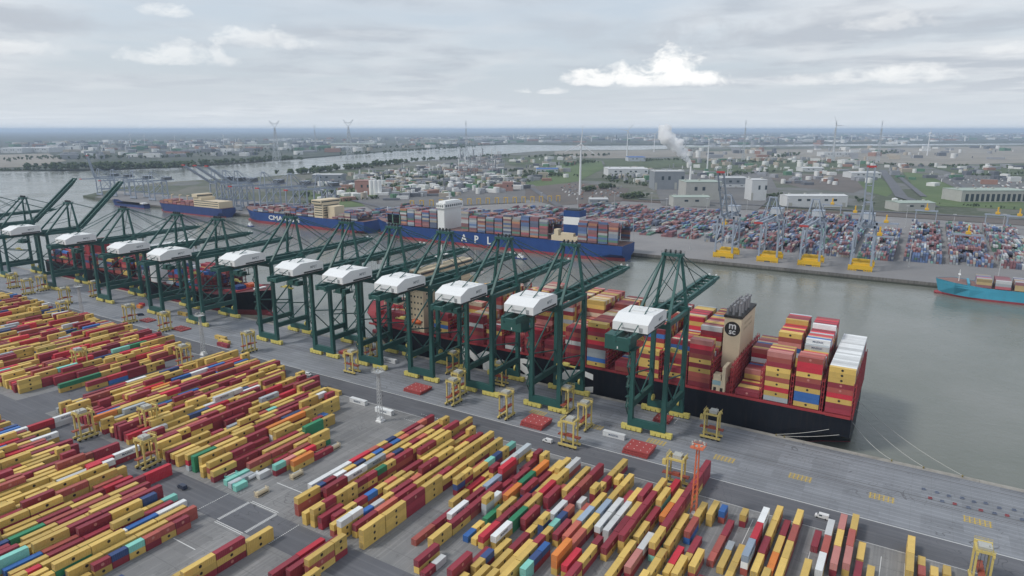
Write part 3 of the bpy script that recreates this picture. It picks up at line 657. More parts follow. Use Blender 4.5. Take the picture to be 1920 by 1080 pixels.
    (-34, 205.6, 40, (0, 0)), (-33, 186.5, 40, (0, 3)), (-33, 199.0, 40, (1, 1)), (-33, 211.4, 40, (0, 1)), (-32, 189.1, 40, (0, 6)), (-32, 201.5, 40, (11, 11)), 
    (-32, 214.0, 40, (0, 0)), (-32, 226.4, 40, (1, 3)), (-32, 238.9, 40, (0, 0)), (-32, 251.3, 40, (2, 6)), (-31, 170.1, 20, (0, 0)), (-31, 176.3, 20, (1, 9)), 
    (-31, 205.1, 40, (1, 1)), (-30, 177.1, 40, (0,)), (-30, 189.6, 40, (1,)), (-30, 202.0, 20, (0,)), (-30, 208.3, 20, (0,)), (-30, 214.5, 20, (1,)), (-29, 214.3, 40, (1, 6)), 
    (-29, 226.7, 40, (1, 1)), (-29, 239.2, 40, (2, 2)), (-29, 251.6, 40, (1, 1)), (-28, 169.4, 40, (0, 0)), (-28, 181.9, 40, (1, 0)), (-28, 194.3, 20, (1, 1)), 
    (-28, 200.5, 20, (0, 0)), (-28, 206.8, 20, (2, 10)), (-28, 213.0, 20, (0, 9)), (-28, 219.2, 20, (1, 4)), (-28, 231.5, 20, (6,)), (-27, 178.3, 20, (10, 10)), 
    (-27, 184.5, 20, (1, 9)), (-27, 190.8, 20, (1, 8)), (-27, 202.7, 40, (0, 1)), (-27, 236.7, 20, (1, 1, 0)), (-27, 242.9, 20, (2, 0)), (-27, 249.1, 20, (1, 1)), 
    (-27, 255.3, 20, (0, 0)), (-27, 261.6, 40, (1, 0)), (-26, 203.6, 40, (0, 4)), (-26, 216.1, 40, (1, 12)), (-26, 228.5, 40, (0, 0)), (-25, 187.6, 40, (0, 5, 5)), 
    (-25, 200.0, 40, (1, 4)), (-25, 212.5, 40, (1, 0)), (-25, 224.9, 40, (1, 12)), (-25, 237.4, 40, (0, 0)), (-25, 249.8, 40, (0, 0)), (-24, 187.6, 40, (0, 3)), 
    (-24, 215.8, 40, (2, 6)), (-24, 228.3, 40, (1, 6)), (-23, 215.2, 40, (6, 6)), (-23, 227.7, 40, (1, 6)), (-22, 204.5, 40, (0, 1)), (-22, 217.0, 40, (1, 1)), 
    (-21, 211.7, 40, (0, 0, 1)), (-21, 224.1, 40, (0, 0, 1)), (-21, 236.6, 40, (0, 0, 1)), (-21, 249.0, 40, (0, 0, 0)), (-20, 190.4, 40, (1, 0)), (-20, 202.8, 40, (2, 0)), 
    (-20, 217.6, 40, (2, 0)), (-20, 230.1, 40, (0, 1)), (-20, 256.0, 40, (0, 3)), (-19, 198.8, 40, (1, 13)), (-19, 211.2, 40, (2, 6)), (-18, 213.3, 40, (10, 2, 0)), 
    (-18, 225.8, 40, (2, 0, 1)), (-18, 238.2, 40, (0, 2, 1)), (-18, 250.7, 40, (0, 2, 1)), (-18, 263.1, 40, (0, 2, 1)), (-18, 275.6, 40, (1, 1, 1)), (-17, 218.6, 40, (0, 0)), 
    (-17, 231.1, 40, (0, 0)), (-16, 206.4, 20, (0,)), (-16, 212.6, 40, (3,)), (-16, 230.9, 40, (8, 2)), (-16, 243.4, 20, (0, 0)), (-16, 249.6, 20, (0, 0)), 
    (-15, 203.9, 40, (0, 0)), (-15, 222.6, 40, (1,)), (-15, 247.4, 40, (0, 0)), (-14, 211.1, 40, (2, 0)), (-14, 252.1, 20, (2, 8)), (-13, 221.8, 20, (2,)), 
    (-13, 228.0, 40, (2,)), (-13, 240.5, 40, (1,)), (-12, 219.6, 40, (0,)), (-12, 232.1, 20, (7,)), (-12, 253.8, 20, (1, 0)), (-10, 223.3, 40, (2, 6, 12)), 
    (-10, 235.8, 40, (2, 2, 3)), (-10, 248.2, 40, (6, 6, 6)), (-9, 219.7, 40, (0, 0)), (-9, 232.2, 40, (1, 1)), (-9, 244.6, 40, (0, 0)), (-9, 257.1, 40, (2, 0)), 
    (-8, 227.5, 40, (5,)), (-8, 239.9, 40, (0,)), (-8, 252.4, 40, (1,)), (-7, 221.3, 40, (1, 0)), (-7, 233.7, 40, (1, 0)), (-7, 246.2, 40, (1, 2)), (-7, 258.6, 40, (1, 0)), 
    (-5, 251.1, 40, (1,)), (-4, 232.5, 40, (0, 6)), (-4, 244.9, 40, (1, 2)), (-4, 257.4, 40, (6, 6)), (-3, 239.3, 40, (1, 13)), (-3, 251.8, 40, (0, 0)), 
    (-3, 264.2, 40, (0, 13)), (-2, 241.8, 40, (0, 13)), (-2, 254.2, 40, (0, 2)), (-2, 266.7, 40, (1, 0)), (-1, 251.6, 40, (0,)), (3, 249.0, 40, (0, 0)), 
    (3, 261.4, 40, (0, 0)), (4, 253.3, 20, (2,)), (4, 259.5, 20, (0,)), (5, 255.0, 20, (0,)), (6, 257.9, 20, (0,)), 
)

# ------------------------------------------------------------------ containers
PAL = {'Y': ('yellow', (.60, .41, .11)), 'D': ('dark red', (.26, .03, .045)), 'M': ('brownish red', (.36, .085, .065)), 'R': ('bright red', (.52, .03, .05)), 'S': ('salmon red', (.50, .13, .09)),
       'O': ('orange', (.62, .20, .04)), 'W': ('white', (.66, .67, .66)), 'G': ('light grey', (.40, .44, .46)), 'B': ('blue', (.04, .14, .40)), 'N': ('navy blue', (.035, .065, .17)), 'T': ('mint green', (.20, .50, .42)),
       'E': ('green', (.03, .21, .10)), 'L': ('blue-grey', (.30, .37, .46)), 'P': ('pink', (.55, .22, .19)), 'C': ('cream', (.60, .50, .36))}
PK = list(PAL)
CM = {k: mat('container_paint_'+PAL[k][0].replace(' ', '_'), PAL[k][1], .55, .11, .3, rnd=.36, bump=.15, bscale=3.0) for k in PK}
CMF = [mat('container_paint_hazed_'+PAL[k][0].replace(' ', '_'), tuple(.52*c+.48*g_ for c, g_ in zip(PAL[k][1], (.17, .175, .185))), .7, .07, .35, attr=True) for k in PK]  # far cargo: distance haze put into the paint by mixing towards grey
CMA = [mat('container_paint_worn_'+PAL[k][0].replace(' ', '_'), PAL[k][1], .55, .11, .3, attr=True) for k in PK]
M_black = mat('black_print', (.02, .018, .015), .6, .05, 1.0); M_lock = mat('galvanised_bar', (.42, .43, .43), .45, .1, 1.0, .5)
M_print = mat('white_print', (.74, .74, .72), .6, .04, 1.0); M_printb = mat('dark_blue_print', (.03, .06, .13), .6, .05, 1.0)
LEN = {'40': 12.19, '20': 6.06}; CW = 2.44; CHT = 2.68; TIER = 2.72; PITCHX = 3.9
def corr(b, axis_y0, axis_y1, x, z0, z1, n, out, mi=0):
    """corrugated steel wall at x facing sign(out)"""
    L = axis_y1-axis_y0; st = L/n; pts = []
    for i in range(n):
        a = axis_y0+i*st
        pts += [(a, 0), (a+st*.3, 0), (a+st*.5, 1), (a+st*.8, 1)]
    pts.append((axis_y1, 0))
    vs = [(x-out*.045*d, y, z) for z in (z0, z1) for y, d in pts]; k = len(pts)
    fs = [(i, i+1, i+1+k, i+k) if out > 0 else (i+1, i, i+k, i+1+k) for i in range(k-1)]
    b._add(vs, fs, mi)
_cont = {}
def container_meshes(code, size):
    key = (code, size)
    if key in _cont: return _cont[key]
    L = LEN[size]; h = CHT; w = CW/2; b = MB()
    n = 16 if size == '40' else 8
    corr(b, .16, L-.16, w-.02, .16, h-.1, n, 1); corr(b, .16, L-.16, -w+.02, .16, h-.1, n, -1)
    b._add([(-w+.03, .1, h-.03), (w-.03, .1, h-.03), (w-.03, L-.1, h-.03), (-w+.03, L-.1, h-.03)], [(0,1,2,3)])
    b._add([(-w+.05, L-.05, .1), (w-.05, L-.05, .1), (w-.05, L-.05, h-.05), (-w+.05, L-.05, h-.05)], [(1,0,3,2)])
    b._add([(-w+.05, .05, .1), (w-.05, .05, .1), (w-.05, L-.05, .1), (-w+.05, L-.05, .1)], [(3,2,1,0)])
    for sx in (-1, 1):
        for y in (0, L-.17): b.box(min(sx*w, sx*(w-.17)), y, 0, max(sx*w, sx*(w-.17)), y+.17, h)
        xa, xb = sorted((sx*w, sx*(w-.1)))
        b.box(xa, .17, 0, xb, L-.17, .16); b.box(xa, .17, h-.1, xb, L-.17, h)
    for y in (0, L-.12):
        b.box(-w+.17, y, 0, w-.17, y+.12, .14); b.box(-w+.17, y, h-.12, w-.17, y+.12, h)
    body = b.mesh('container_body', [CM[code]])
    d = MB()
    for sx in (-1, 1):
        xa, xb = sorted((sx*.02, sx*(w-.18)))
        d.box(xa, .03, .15, xb, .07, h-.13)
        for t in (.25, .7): d.tube((xa+(xb-xa)*t, .0, .12), (xa+(xb-xa)*t, .0, h-.1), .035, n=6, mi=1)
    door = d.mesh('door', [CM[code], M_lock])
    logo = []
    for sx in (-1, 1):
        ls = MB()
        if code in 'YDM':
            x = sx*(w+.006)
            ls.disc((x, L*.5, h*.54), (sx, 0, 0), .62, 14, 0 if code == 'Y' else 1)
            logo.append(ls.mesh('emblem', [M_black, mat('pink_print', (.50, .20, .17), .6, .05)]))
        elif code in 'WGL' and size == '40':
            t = text_mesh('MAERSK', 1.5, .01, .02)
            for v in t.vertices: ls.v.append((sx*(w+.012+v.co.z*.3), L*.5+sx*v.co.x, h*.5+v.co.y))
            for p in t.polygons: ls.f.append(tuple(p.vertices)); ls.m.append(0); ls.sm.append(False)
            logo.append(ls.mesh('lettering', [M_printb]))
    _cont[key] = (body, door, logo)
    return _cont[key]
# every container: (x, y, z, size, colour, along) ; along 'y' = long side across the quay, 'x' = along the ship
ALL = []
# everything not read stack by stack from the photograph is filled in at random, block by block
ROWS = {}
for k, y, size, cols in STACKS: ROWS.setdefault(k, []).append((y, 12.45 if size == 40 else 6.22, cols))
rf_ = random.Random(7)
MIXED = [0]*50 + [1]*28 + [2]*12 + [3]*5 + [6]*2 + [8]*2 + [9]*2 + [7]*2 + [10] + [5] + [11]
def fill(x0, x1, ya, yb, pr, heights, skip=None, ragged=1.6):
    for k in range(round(x0/PITCHX), round(x1/PITCHX)+1):
        x = k*PITCHX; last = rf_.choice(MIXED)
        y = (ya(x) if callable(ya) else ya)+rf_.uniform(0, ragged); ye = (yb(x) if callable(yb) else yb)-rf_.uniform(0, ragged)
        while y+6.22 <= ye:
            row = ROWS.get(k, [])
            hit = [a for a in row if not (y+6.22 <= a[0]+.1 or y >= a[0]+a[1]-.1)]
            if hit: y = max(a[0]+a[1] for a in hit)+.01; continue
            nxt = min([a[0] for a in row if a[0] > y]+[ye])
            l = 12.45 if (nxt-y >= 12.45 and rf_.random() < .93) else 6.22
            if not (skip and skip(x, y+l/2)) and rf_.random() < pr:
                c = last if rf_.random() < .55 else rf_.choice(MIXED); last = c
                ROWS.setdefault(k, []).append((y, l, tuple(c if rf_.random() < .6 else rf_.choice(MIXED) for _ in range(rf_.choice(heights)))))
            y += l
fill(-206, -128, 162, 268, .55, (1, 1, 2, 2, 2, 3), lambda x, y: (-165 < x < -152 and y < 215) or (-152 < x < -128 and y < 190))
fill(-128, -68, 160, 265, .5, (1, 1, 2, 2, 3), lambda x, y: y > 255 and x > -100)
fill(-68, -44, 150, 240, .42, (1, 1, 2, 2)); fill(-44, 0, 150, 252, .30, (1, 1, 2)); fill(0, 40, 150, 240, .3, (1, 1, 2))
fill(-404, -236, 163.5, lambda x: 277 if x < -322 else 277-(x+322)*.45 if x < -270 else 240-(x+270)*.75, .96, (2, 2, 2, 3, 3, 1), lambda x, y: (x > -262 and y < 185) or (x > -250 and y < 190))
fill(-620, -430, 166, lambda x: 276 if x < -470 else 276-(x+470)*.35, .96, (2, 2, 2, 3, 3, 1), lambda x, y: x > -458+(y-167)*.27); fill(-800, -636, 166, 276, .96, (2, 2, 2, 3, 3, 1))
fill(-520, -238, 40, 143, .94, (2, 2, 3, 3, 2, 2), lambda x, y: x > -245 and y < 100)
fill(-236, -216, 60, 112, .3, (1,)); fill(-205, -178, 60, 122, .85, (2, 3, 2)); fill(-176, -168, 60, 146, .8, (2, 3, 2))
for k in sorted(ROWS):
    for si, (y, l, cols) in enumerate(sorted(s for s in ROWS[k] if s[2])):
        jx = random.uniform(-.12, .12)
        for i, c in enumerate(cols):
            ALL.append(dict(x=k*PITCHX+jx+random.uniform(-.03, .03), y=y+random.uniform(-.05, .05), z=i*TIER+.05, s='40' if l > 10 else '20', c=PK[c], a='y', row=k, slot=si+1, tier=i+1, n=len(cols), where='yard'))

# ------------------------------------------------------------------ deck cargo of the big black ship (stern at X=-17)
S1_Y0, S1_Y1 = 355.5, 421.0; DECK = 14.6
BAYS1 = []     # x west end, row heights from near side to far side, near-side colours bottom to top
def rep(*p): return sum(([h]*n for h, n in p), [])
BAYS1 += [(-30.2, rep((9, 26)), 'DDYRMDYYY'[:9], 'W'), (-45.4, rep((10, 4), (9, 5), (10, 1), (11, 9), (12, 7)), 'YBBYDMYRRM', None), (-60.4, rep((10, 6), (3, 6), (11, 8), (12, 6)), 'GYRYMYYDMP', None),
          (-75.1, rep((1, 8), (3, 6), (6, 12)), 'D', None), (-101.6, rep((10, 3), (7, 5), (11, 18)), 'DMMYDYMDRP', None), (-116.4, rep((3, 4), (8, 10), (11, 12)), 'DYD', None), (-131.2, rep((6, 3), (10, 12), (11, 11)), 'YDYYDY', None),
          (-146.0, rep((2, 9), (9, 17)), 'MD', None), (-164.6, rep((10, 16), (11, 10)), 'YBGGDRYDRY', None), (-179.6, rep((8, 12), (12, 14)), 'DDMDWDMD', None), (-194.4, rep((4, 6), (12, 20)), 'DMDD', None), (-209.2, rep((6, 6), (11, 20)), 'DDMDDR', None),
          (-224.0, rep((3, 6), (7, 6), (12, 14)), 'WDD', None), (-238.8, rep((5, 10), (10, 16)), 'DDDYD', None), (-253.6, rep((7, 9), (11, 17)), 'DDMDWDD', None), (-268.4, rep((2, 8), (8, 8), (11, 10)), 'DD', None), (-283.2, rep((6, 6), (9, 20)), 'DYBYDD', None),
          (-322.0, rep((4, 12), (7, 14)), 'DRDD', None), (-337.0, rep((3, 4), (5, 16)), 'DDD', None)]
rs = random.Random(5)
for bi, (bx, hs, near, top) in enumerate(BAYS1):
    nr = len(hs)
    y0 = S1_Y0 + ((66-26*2.52)/2 if nr >= 26 else (66-nr*2.52)/2)
    for r_, h in enumerate(hs):
        for t in range(h):
            c = rs.choice('YYYYDDDDDMMMRRCWBGP')
            if r_ < 2 and t < len(near): c = near[t]
            if top and t == h-1: c = top if r_ > 0 else 'Y'
            elif t == h-1 and bx < -150 and r_ > 2: c = rs.choice('CPYMMDC')
            ALL.append(dict(x=bx, y=y0+r_*2.52, z=DECK+1.5+t*TIER, s='40', c=c, a='x', row=r_, slot=bi, tier=t+1, n=h, where='ship'))
# which ones show largest in the photograph: cast a coarse grid of sight lines
vv, ff, own = [], [], []
for i, d in enumerate(ALL):
    L = LEN[d['s']]
    if d['a'] == 'y': x0, x1, y0, y1 = d['x']-CW/2, d['x']+CW/2, d['y'], d['y']+L
    else: x0, x1, y0, y1 = d['x'], d['x']+L, d['y'], d['y']+CW
    b = len(vv); z0, z1 = d['z'], d['z']+CHT
    vv += [(x0,y0,z0),(x1,y0,z0),(x1,y1,z0),(x0,y1,z0),(x0,y0,z1),(x1,y0,z1),(x1,y1,z1),(x0,y1,z1)]
    for f in MB.BF: ff.append(tuple(b+k for k in f)); own.append(i)
bvh = BVHTree.FromPolygons(vv, ff); cnt = [0]*len(ALL); eye = Vector((0, 0, CAM_H))
for py in range(500, 1080, 4):
    for px in range(2, 1920, 4):
        hit = bvh.ray_cast(eye, fw + rt*((px-960)/1250.0) + upv*(-(py-540)/1250.0))
        if hit[2] is not None: cnt[own[hit[2]]] += 1
order = sorted(range(len(ALL)), key=lambda i: -cnt[i]); SINGLE = set(i for i in order[:300] if cnt[i] > 0)
BLK = (('far left block', -999, -428), ('left block behind the yard road', -427, -232), ('centre block', -231, -68), ('sparse right block', -67, 200))
def yard_block(d):
    X = d['x']
    if d['y'] < 140: return ('front left block', -999, -236) if X < -236 else ('bottom edge block', -235, 0)
    for b in BLK:
        if b[1] <= X <= b[2]: return b
    return BLK[-1]
rows_in = {}
for d in ALL:
    if d['where'] == 'yard':
        d['blk'] = yard_block(d)[0]; rows_in.setdefault(d['blk'], set()).add(d['row'])
rows_in = {k: sorted(v) for k, v in rows_in.items()}
slots_in = {}
for d in ALL:
    if d['where'] == 'yard': slots_in.setdefault((d['blk'], d['row']), set()).add(d['slot'])
slots_in = {k: sorted(v) for k, v in slots_in.items()}
NUM = ['zero', 'one', 'two', 'three', 'four', 'five', 'six', 'seven', 'eight', 'nine', 'ten', 'eleven', 'twelve']
def cont_label(d):
    colr = PAL[d['c']][0]; size = 'long' if d['s'] == '40' else 'short'
    if d['where'] == 'yard':
        rr = rows_in[d['blk']]; ri = len(rr)-rr.index(d['row']); sl = slots_in[(d['blk'], d['row'])].index(d['slot'])+1
        lev = 'on ground' if d['n'] == 1 else ('top of %s' % NUM[d['n']] if d['tier'] == d['n'] else 'tier %s' % NUM[d['tier']])
        return '%s %s container %s, place %s, %s row from right, %s' % (colr, size, lev, NUM[sl] if sl < 13 else str(sl), ordinal(ri), d['blk'].replace(' behind the yard road', ''))
    return '%s container on black ship, tier %s, %s stack from quay, %s bay from stern' % (colr, NUM[d['tier']], ordinal(d['row']+1), ordinal(d['slot']+1))
stuff = {'yard': MB(), 'ship': MB()}
rt2 = random.Random(3)
for i, d in enumerate(ALL):
    L = LEN[d['s']]
    if i in SINGLE:
        body, door, logo = container_meshes(d['c'], d['s'])
        if d['a'] == 'y': loc, rz = (d['x'], d['y'], d['z']), 0.0
        else: loc, rz = (d['x']+L, d['y']+CW/2, d['z']), math.pi/2
        o = thing('shipping_container', cont_label(d), 'container', loc, rz, 'containers stacked in the yard' if d['where'] == 'yard' else 'containers on the deck of the black ship')
        link('container_body', body, o); link('door', door, o)
        for lg in logo: link(lg.name.split('.')[0], lg, o)
        continue
    b = stuff[d['where']]; b.tone = rt2.random(); mi = PK.index(d['c'])
    if d['a'] == 'y':
        x0, x1, y0, y1 = d['x']-CW/2, d['x']+CW/2, d['y'], d['y']+L
        b.box(x0, y0, d['z'], x1, y1, d['z']+CHT, mi, bottom=False)
        if d['c'] == 'Y': b.disc((x1+.02, (y0+y1)/2, d['z']+CHT*.54), (1, 0, 0), .62, 7, len(PK))
    else:
        x0, x1, y0, y1 = d['x'], d['x']+L, d['y'], d['y']+CW
        b.box(x0, y0, d['z'], x1, y1, d['z']+CHT, mi, bottom=False)
        if d['c'] == 'Y' and d['row'] < 3: b.disc(((x0+x1)/2, y0-.02, d['z']+CHT*.54), (0, -1, 0), .62, 7, len(PK))
for k, nm, lb in (('yard', 'yard_containers', 'many more coloured containers stacked in rows through the yard'), ('ship', 'deck_containers', 'many more containers stacked on the deck of the black ship')):
    tag(stuff[k].obj(nm, CMA+[M_black]), lb, 'containers', None, 'stuff')

# ------------------------------------------------------------------ green ship-to-shore cranes
M_green = mat('crane_green', (.018, .085, .074), .5, .12, .25, rnd=.12); M_greend = mat('crane_green_dark_gear', (.018, .075, .062), .6, .15, .5)  # second green slightly darker, for portal beams, walkways, stairs and trolley
M_house = mat('house_white', (.74, .75, .74), .55, .04, .3, rnd=.05); M_bogie = mat('bogie_yellow', (.62, .53, .14), .6, .18, .8); M_dark = mat('dark_gear', (.035, .04, .04), .6, .2, .8)
M_wheel = mat('steel_wheel', (.12, .11, .10), .5, .2, 1.0, .5); M_glass = mat('cab_glass', (.04, .06, .07), .12, .05, 1.0); M_redp = mat('red_panel', (.42, .05, .05), .6, .1, 1.0)
GA = 30.0; GZ = 61.0; AZ_ = 92.0; HW = 9.0
def rails(b, p, q, h=1.1, n=8, mi=0):
    p, q = Vector(p), Vector(q)
    for k in (.55, 1.1): b.bar(p+Vector((0,0,k*h/1.1)), q+Vector((0,0,k*h/1.1)), .09, .09, mi)
    for i in range(n+1):
        c = p.lerp(q, i/n); b.bar(c, c+Vector((0,0,h)), .09, .09, mi)
def boom_girder(sx):
    b = MB(); x = sx*3.6
    b.bar((x, 0, 0), (x, 66, 0), 1.5, 3.0, 0); b.bar((x, 66, .0), (x, 76, .5), 1.5, 3.0, 0, 1.1, 1.5)
    b.box(x+sx*.7-(.9 if sx < 0 else 0), 1, .2, x+sx*.7+(.9 if sx > 0 else 0), 74, .35)
    rails(b, (x+sx*1.5, 1, .35), (x+sx*1.5, 74, .35), 1.2, 30)
    return b
def make_crane(boom_up=None, eroom=True, tall=1.0):
    """origin: on the ground midway between the landside legs; +y is towards the water"""
    gz, az = GZ*tall, AZ_*tall
    root = thing('ship_to_shore_crane', '', 'crane', group='green quay cranes along the near quay')
    for y in (0, GA):
        for sx in (-1, 1):
            b = MB()
            x0 = sx*8.2
            b.box(x0-5.8, y-1.0, 1.6, x0+5.8, y+1.0, 3.2, 0)
            for k in range(4):
                cx = x0-4.35+k*2.9
                b.box(cx-1.25, y-1.15, .5, cx+1.25, y+1.15, 2.2, 0)
            bo = b.obj('bogie', M_bogie, root)
            for k in range(8):
                cx = x0-5.0+k*1.43
                MB().tube((cx, y-.45, .5), (cx, y+.45, .5), .5, n=10).obj('wheel', M_wheel, bo)
    for y in (0, GA):
        MB().box(-10.4, y-1.1, 3.2, 10.4, y+1.1, 7.2).obj('sill_beam', M_green, root)
    for sx in (-1, 1):
        b = MB(); b.bar((sx*HW, 0, 6.0), (sx*HW, 0, 24), 2.6, 2.5, 0, 2.3, 2.2); b.bar((sx*HW, 0, 24), (sx*HW, 0, gz+1.5), 2.2, 2.1, 0)
        if sx > 0:
            for k in range(9): rails(b, (HW+1.2, .9 if k % 2 else -.9, 7+k*5.6), (HW+1.2, -.9 if k % 2 else .9, 12.6+k*5.6), .9, 1)
        b.obj('leg', M_green, root)
        b = MB(); b.bar((sx*HW, GA, 6.0), (sx*HW, GA, gz+3), 2.3, 2.4, 0); b.obj('leg', M_green, root)
        MB().bar((sx*HW, .9, 14.6), (sx*HW, GA-.9, 14.6), 2.0, 3.4).obj('portal_beam', M_greend, root)
        MB().bar((sx*HW, -1, gz+.8), (sx*HW, GA+1, gz+.8), 1.7, 2.4).obj('side_beam', M_green, root)
        for p, q, r_ in (((0, 32), (GA, gz-6), .48), ((0, 32), (GA, 26), .42), ((GA, 27), (12, 15.5), .42), ((0, 30), (14, 15.8), .42)):
            MB().tube((sx*HW, p[0]+.9, p[1]), (sx*HW, q[0]-.9 if q[0] > 20 else q[0], q[1]), r_, n=8).obj('brace', M_green, root)
        b = MB(); b.bar((sx*3.6, -40, gz+2.0), (sx*3.6, GA+5, gz+2.0), 1.5, 3.2)
        rails(b, (sx*5.2, -38, gz+2.3), (sx*5.2, GA+4, gz+2.3), 1.2, 22)
        b.obj('trolley_girder', M_green, root)
    for y, z, s in ((0, gz-.8, 2.2), (GA, gz+1.6, 3.0), (-39, gz+2.0, 1.8)):
        MB().bar((-HW-.5, y, z) if y > -20 else (-4.4, y, z), (HW+.5, y, z) if y > -20 else (4.4, y, z), 1.7, s).obj('cross_beam', M_green, root)
    b = MB()
    for sx in (-1, 1):
        b.box(-HW-1.2 if sx < 0 else -HW, GA+1.0, gz+3.2, HW, GA+2.2, gz+3.3)
    rails(b, (-HW-1, GA+2.2, gz+3.3), (HW+1, GA+2.2, gz+3.3), 1.2, 8); rails(b, (-HW-1, -1.6, gz+1.8), (HW+1, -1.6, gz+1.8), 1.2, 8)
    b.obj('walkway', M_greend, root)
    # machinery house on the backreach
    hp = [(-30, gz+3.5), (-4, gz+3.5), (-4, gz+8.8), (-7, gz+10.2), (-23, gz+10.6), (-30, gz+7.6)]
    house = MB().prism(hp, -8.8, 8.8, 0, axis='x').obj('machinery_house', M_house, root)
    b = MB(); b.box(-8.5, -29.6, gz+2.6, 8.5, -4.4, gz+3.5); b.obj('house_base', M_dark, house)
    b = MB(); b.box(-4.2, -30.15, gz+4.4, 2.4, -30.0, gz+5.2); b.box(4.6, -30.2, gz+3.9, 6.2, -30.0, gz+6.0); b.obj('louvre', mat('louvre_grey', (.33, .34, .34), .7, .1, .8), house)
    b = MB()
    for yy in (-20, -12): b.box(-8, yy-.18, gz+10.3, 8, yy+.18, gz+10.8)
    b.box(-3, -19, gz+10.4, 3, -15, gz+11.2); b.obj('roof_rib', M_house, house)
    lettering('MPET', 2.4, mat('grey_print', (.22, .25, .26), .6, .05), house, (8.84, -12.5, gz+6.9), (math.pi/2, 0, math.pi/2), bold=.02)
    MB().box(8.8, -21.0, gz+3.7, 8.84, -5.0, gz+4.7).obj('dark_band', M_dark, house)
    # A-frame
    for sx in (-1, 1):
        MB().bar((sx*8.4, GA, gz+3), (sx*4.4, GA-1.0, az), 1.5, 1.6, 0, 1.2, 1.3).obj('a_frame_leg', M_green, root)
        MB().bar((sx*8.4, 1.0, gz+1.6), (sx*4.4, GA-3.2, az-.4), 1.4, 1.5, 0, 1.1, 1.2).obj('a_frame_leg', M_green, root)
        b = MB(); b.tube((sx*4.0, GA-3.0, az+.4), (sx*4.0, -38.5, gz+3.4), .26, n=6); b.obj('backstay', M_green, root)
        MB().tube((sx*8.0, GA-.5, gz+12), (sx*7.2, 8.6, gz+9.0), .22, n=6).obj('a_frame_tie', M_green, root)
    MB().tube((-8.2, GA, gz+4), (4.6, GA-1, az-1), .22, n=6).obj('a_frame_tie', M_green, root)
    ab = MB(); ab.box(-5.6, GA-4.2, az-.5, 5.6, GA+.6, az+.9); ab.obj('apex_beam', M_green, root)
    b = MB()
    for x in (-4, -1.4, 1.4, 4): b.tube((x-.25, GA-2, az+1.9), (x+.25, GA-2, az+1.9), 1.0, n=10)
    rails(b, (-5.6, GA-4.4, az+.9), (5.6, GA-4.4, az+.9), 1.2, 6); rails(b, (-5.6, GA+.8, az+.9), (5.6, GA+.8, az+.9), 1.2, 6)
    b.obj('sheave_block', M_dark, root)
    # boom
    hy, hz_ = GA+5.2, gz+2.0
    def bp(y, z, x=0.0):
        a = R(boom_up) if boom_up else R(.8)
        y = y*(1.0 if tall >= 1 else .86)
        return (x, hy+y*math.cos(a)-z*math.sin(a), hz_+y*math.sin(a)+z*math.cos(a))
    for sx in (-1, 1):
        g = boom_girder(sx)
        g.v = [bp(p[1], p[2], p[0]) for p in g.v]
        g.obj('boom_girder', M_green, root)
    b = MB()
    for k in range(9):
        y = 4+k*8.6
        b.bar(bp(y, 0, -3.6), bp(y, 0, 3.6), .8, 1.2)
        if k < 8: b.bar(bp(y, 0, -3.4 if k % 2 else 3.4), bp(y+8.6, 0, 3.4 if k % 2 else -3.4), .3, .3)
    b.bar(bp(76, .5, -4.6), bp(76, .5, 4.6), 1.0, 1.4)
    b.obj('boom_tie', M_green, root)
    b = MB()
    for x in (-2.2, 2.2): b.cbox(bp(77.3, 1.4, x), (1.0, 1.2, 1.2), 0)
    b.obj('boom_lamp', mat('lamp_white', (.70, .70, .68), .4, .05), root)
    if not boom_up:
        for sx in (-1, 1):
            for yy in (34, 66):
                b = MB(); b.tube((sx*3.9, GA+.2, az+.3), bp(yy, 1.4, sx*3.6), .26, n=6); b.obj('forestay', M_green, root)
            MB().tube((sx*6.0, GA-.5, gz+17), bp(15, 1.4, sx*3.6), .2, n=6).obj('boom_rope', M_dark, root)
    else:
        for sx in (-1, 1):
            MB().tube((sx*3.9, GA+.2, az+.3), bp(30, 1.4, sx*3.6), .2, n=6).obj('forestay', M_green, root)
    # trolley and operator cab
    ty = 16.0 if boom_up else 40.0
    b = MB(); b.box(-4.4, ty-4, gz-.4, 4.4, ty+4, gz+.45); b.obj('trolley', M_greend, root)
    c = MB(); c.box(1.2, ty+1, gz-3.6, 4.2, ty+4.4, gz-.4); co = c.obj('operator_cab', M_house, root)
    MB().box(1.4, ty+4.4, gz-3.3, 4.0, ty+4.5, gz-1.2).obj('window', M_glass, co)
    drop = 26.0
    sp_ = MB(); sp_.box(-6.1, ty-.5, gz-drop-.7, 6.1, ty+.5, gz-drop); sp_.box(-6.1, ty-1.2, gz-drop-.9, -5.7, ty+1.2, gz-drop+.1); sp_.box(5.7, ty-1.2, gz-drop-.9, 6.1, ty+1.2, gz-drop+.1); sp_.box(-2, ty-1.1, gz-drop, 2, ty+1.1, gz-drop+1.3)
    spo = sp_.obj('spreader', M_bogie, root)
    for sx in (-1, 1):
        for yy in (-1, 1): MB().tube((sx*1.7, ty+yy*.9, gz-drop+1.2), (sx*3.0, ty+yy*2.2, gz-.4), .06, n=5).obj('hoist_rope', M_dark, spo)
    fb = MB()
    for k in range(20):
        y0_ = -34+k*3.1; fb.tube((5.0, y0_, gz+.6), (5.0, y0_+1.55, gz-.7), .07, n=4, caps=False); fb.tube((5.0, y0_+1.55, gz-.7), (5.0, y0_+3.1, gz+.6), .07, n=4, caps=False)
    fb.obj('festoon_cable', M_dark, root)
    st = MB()
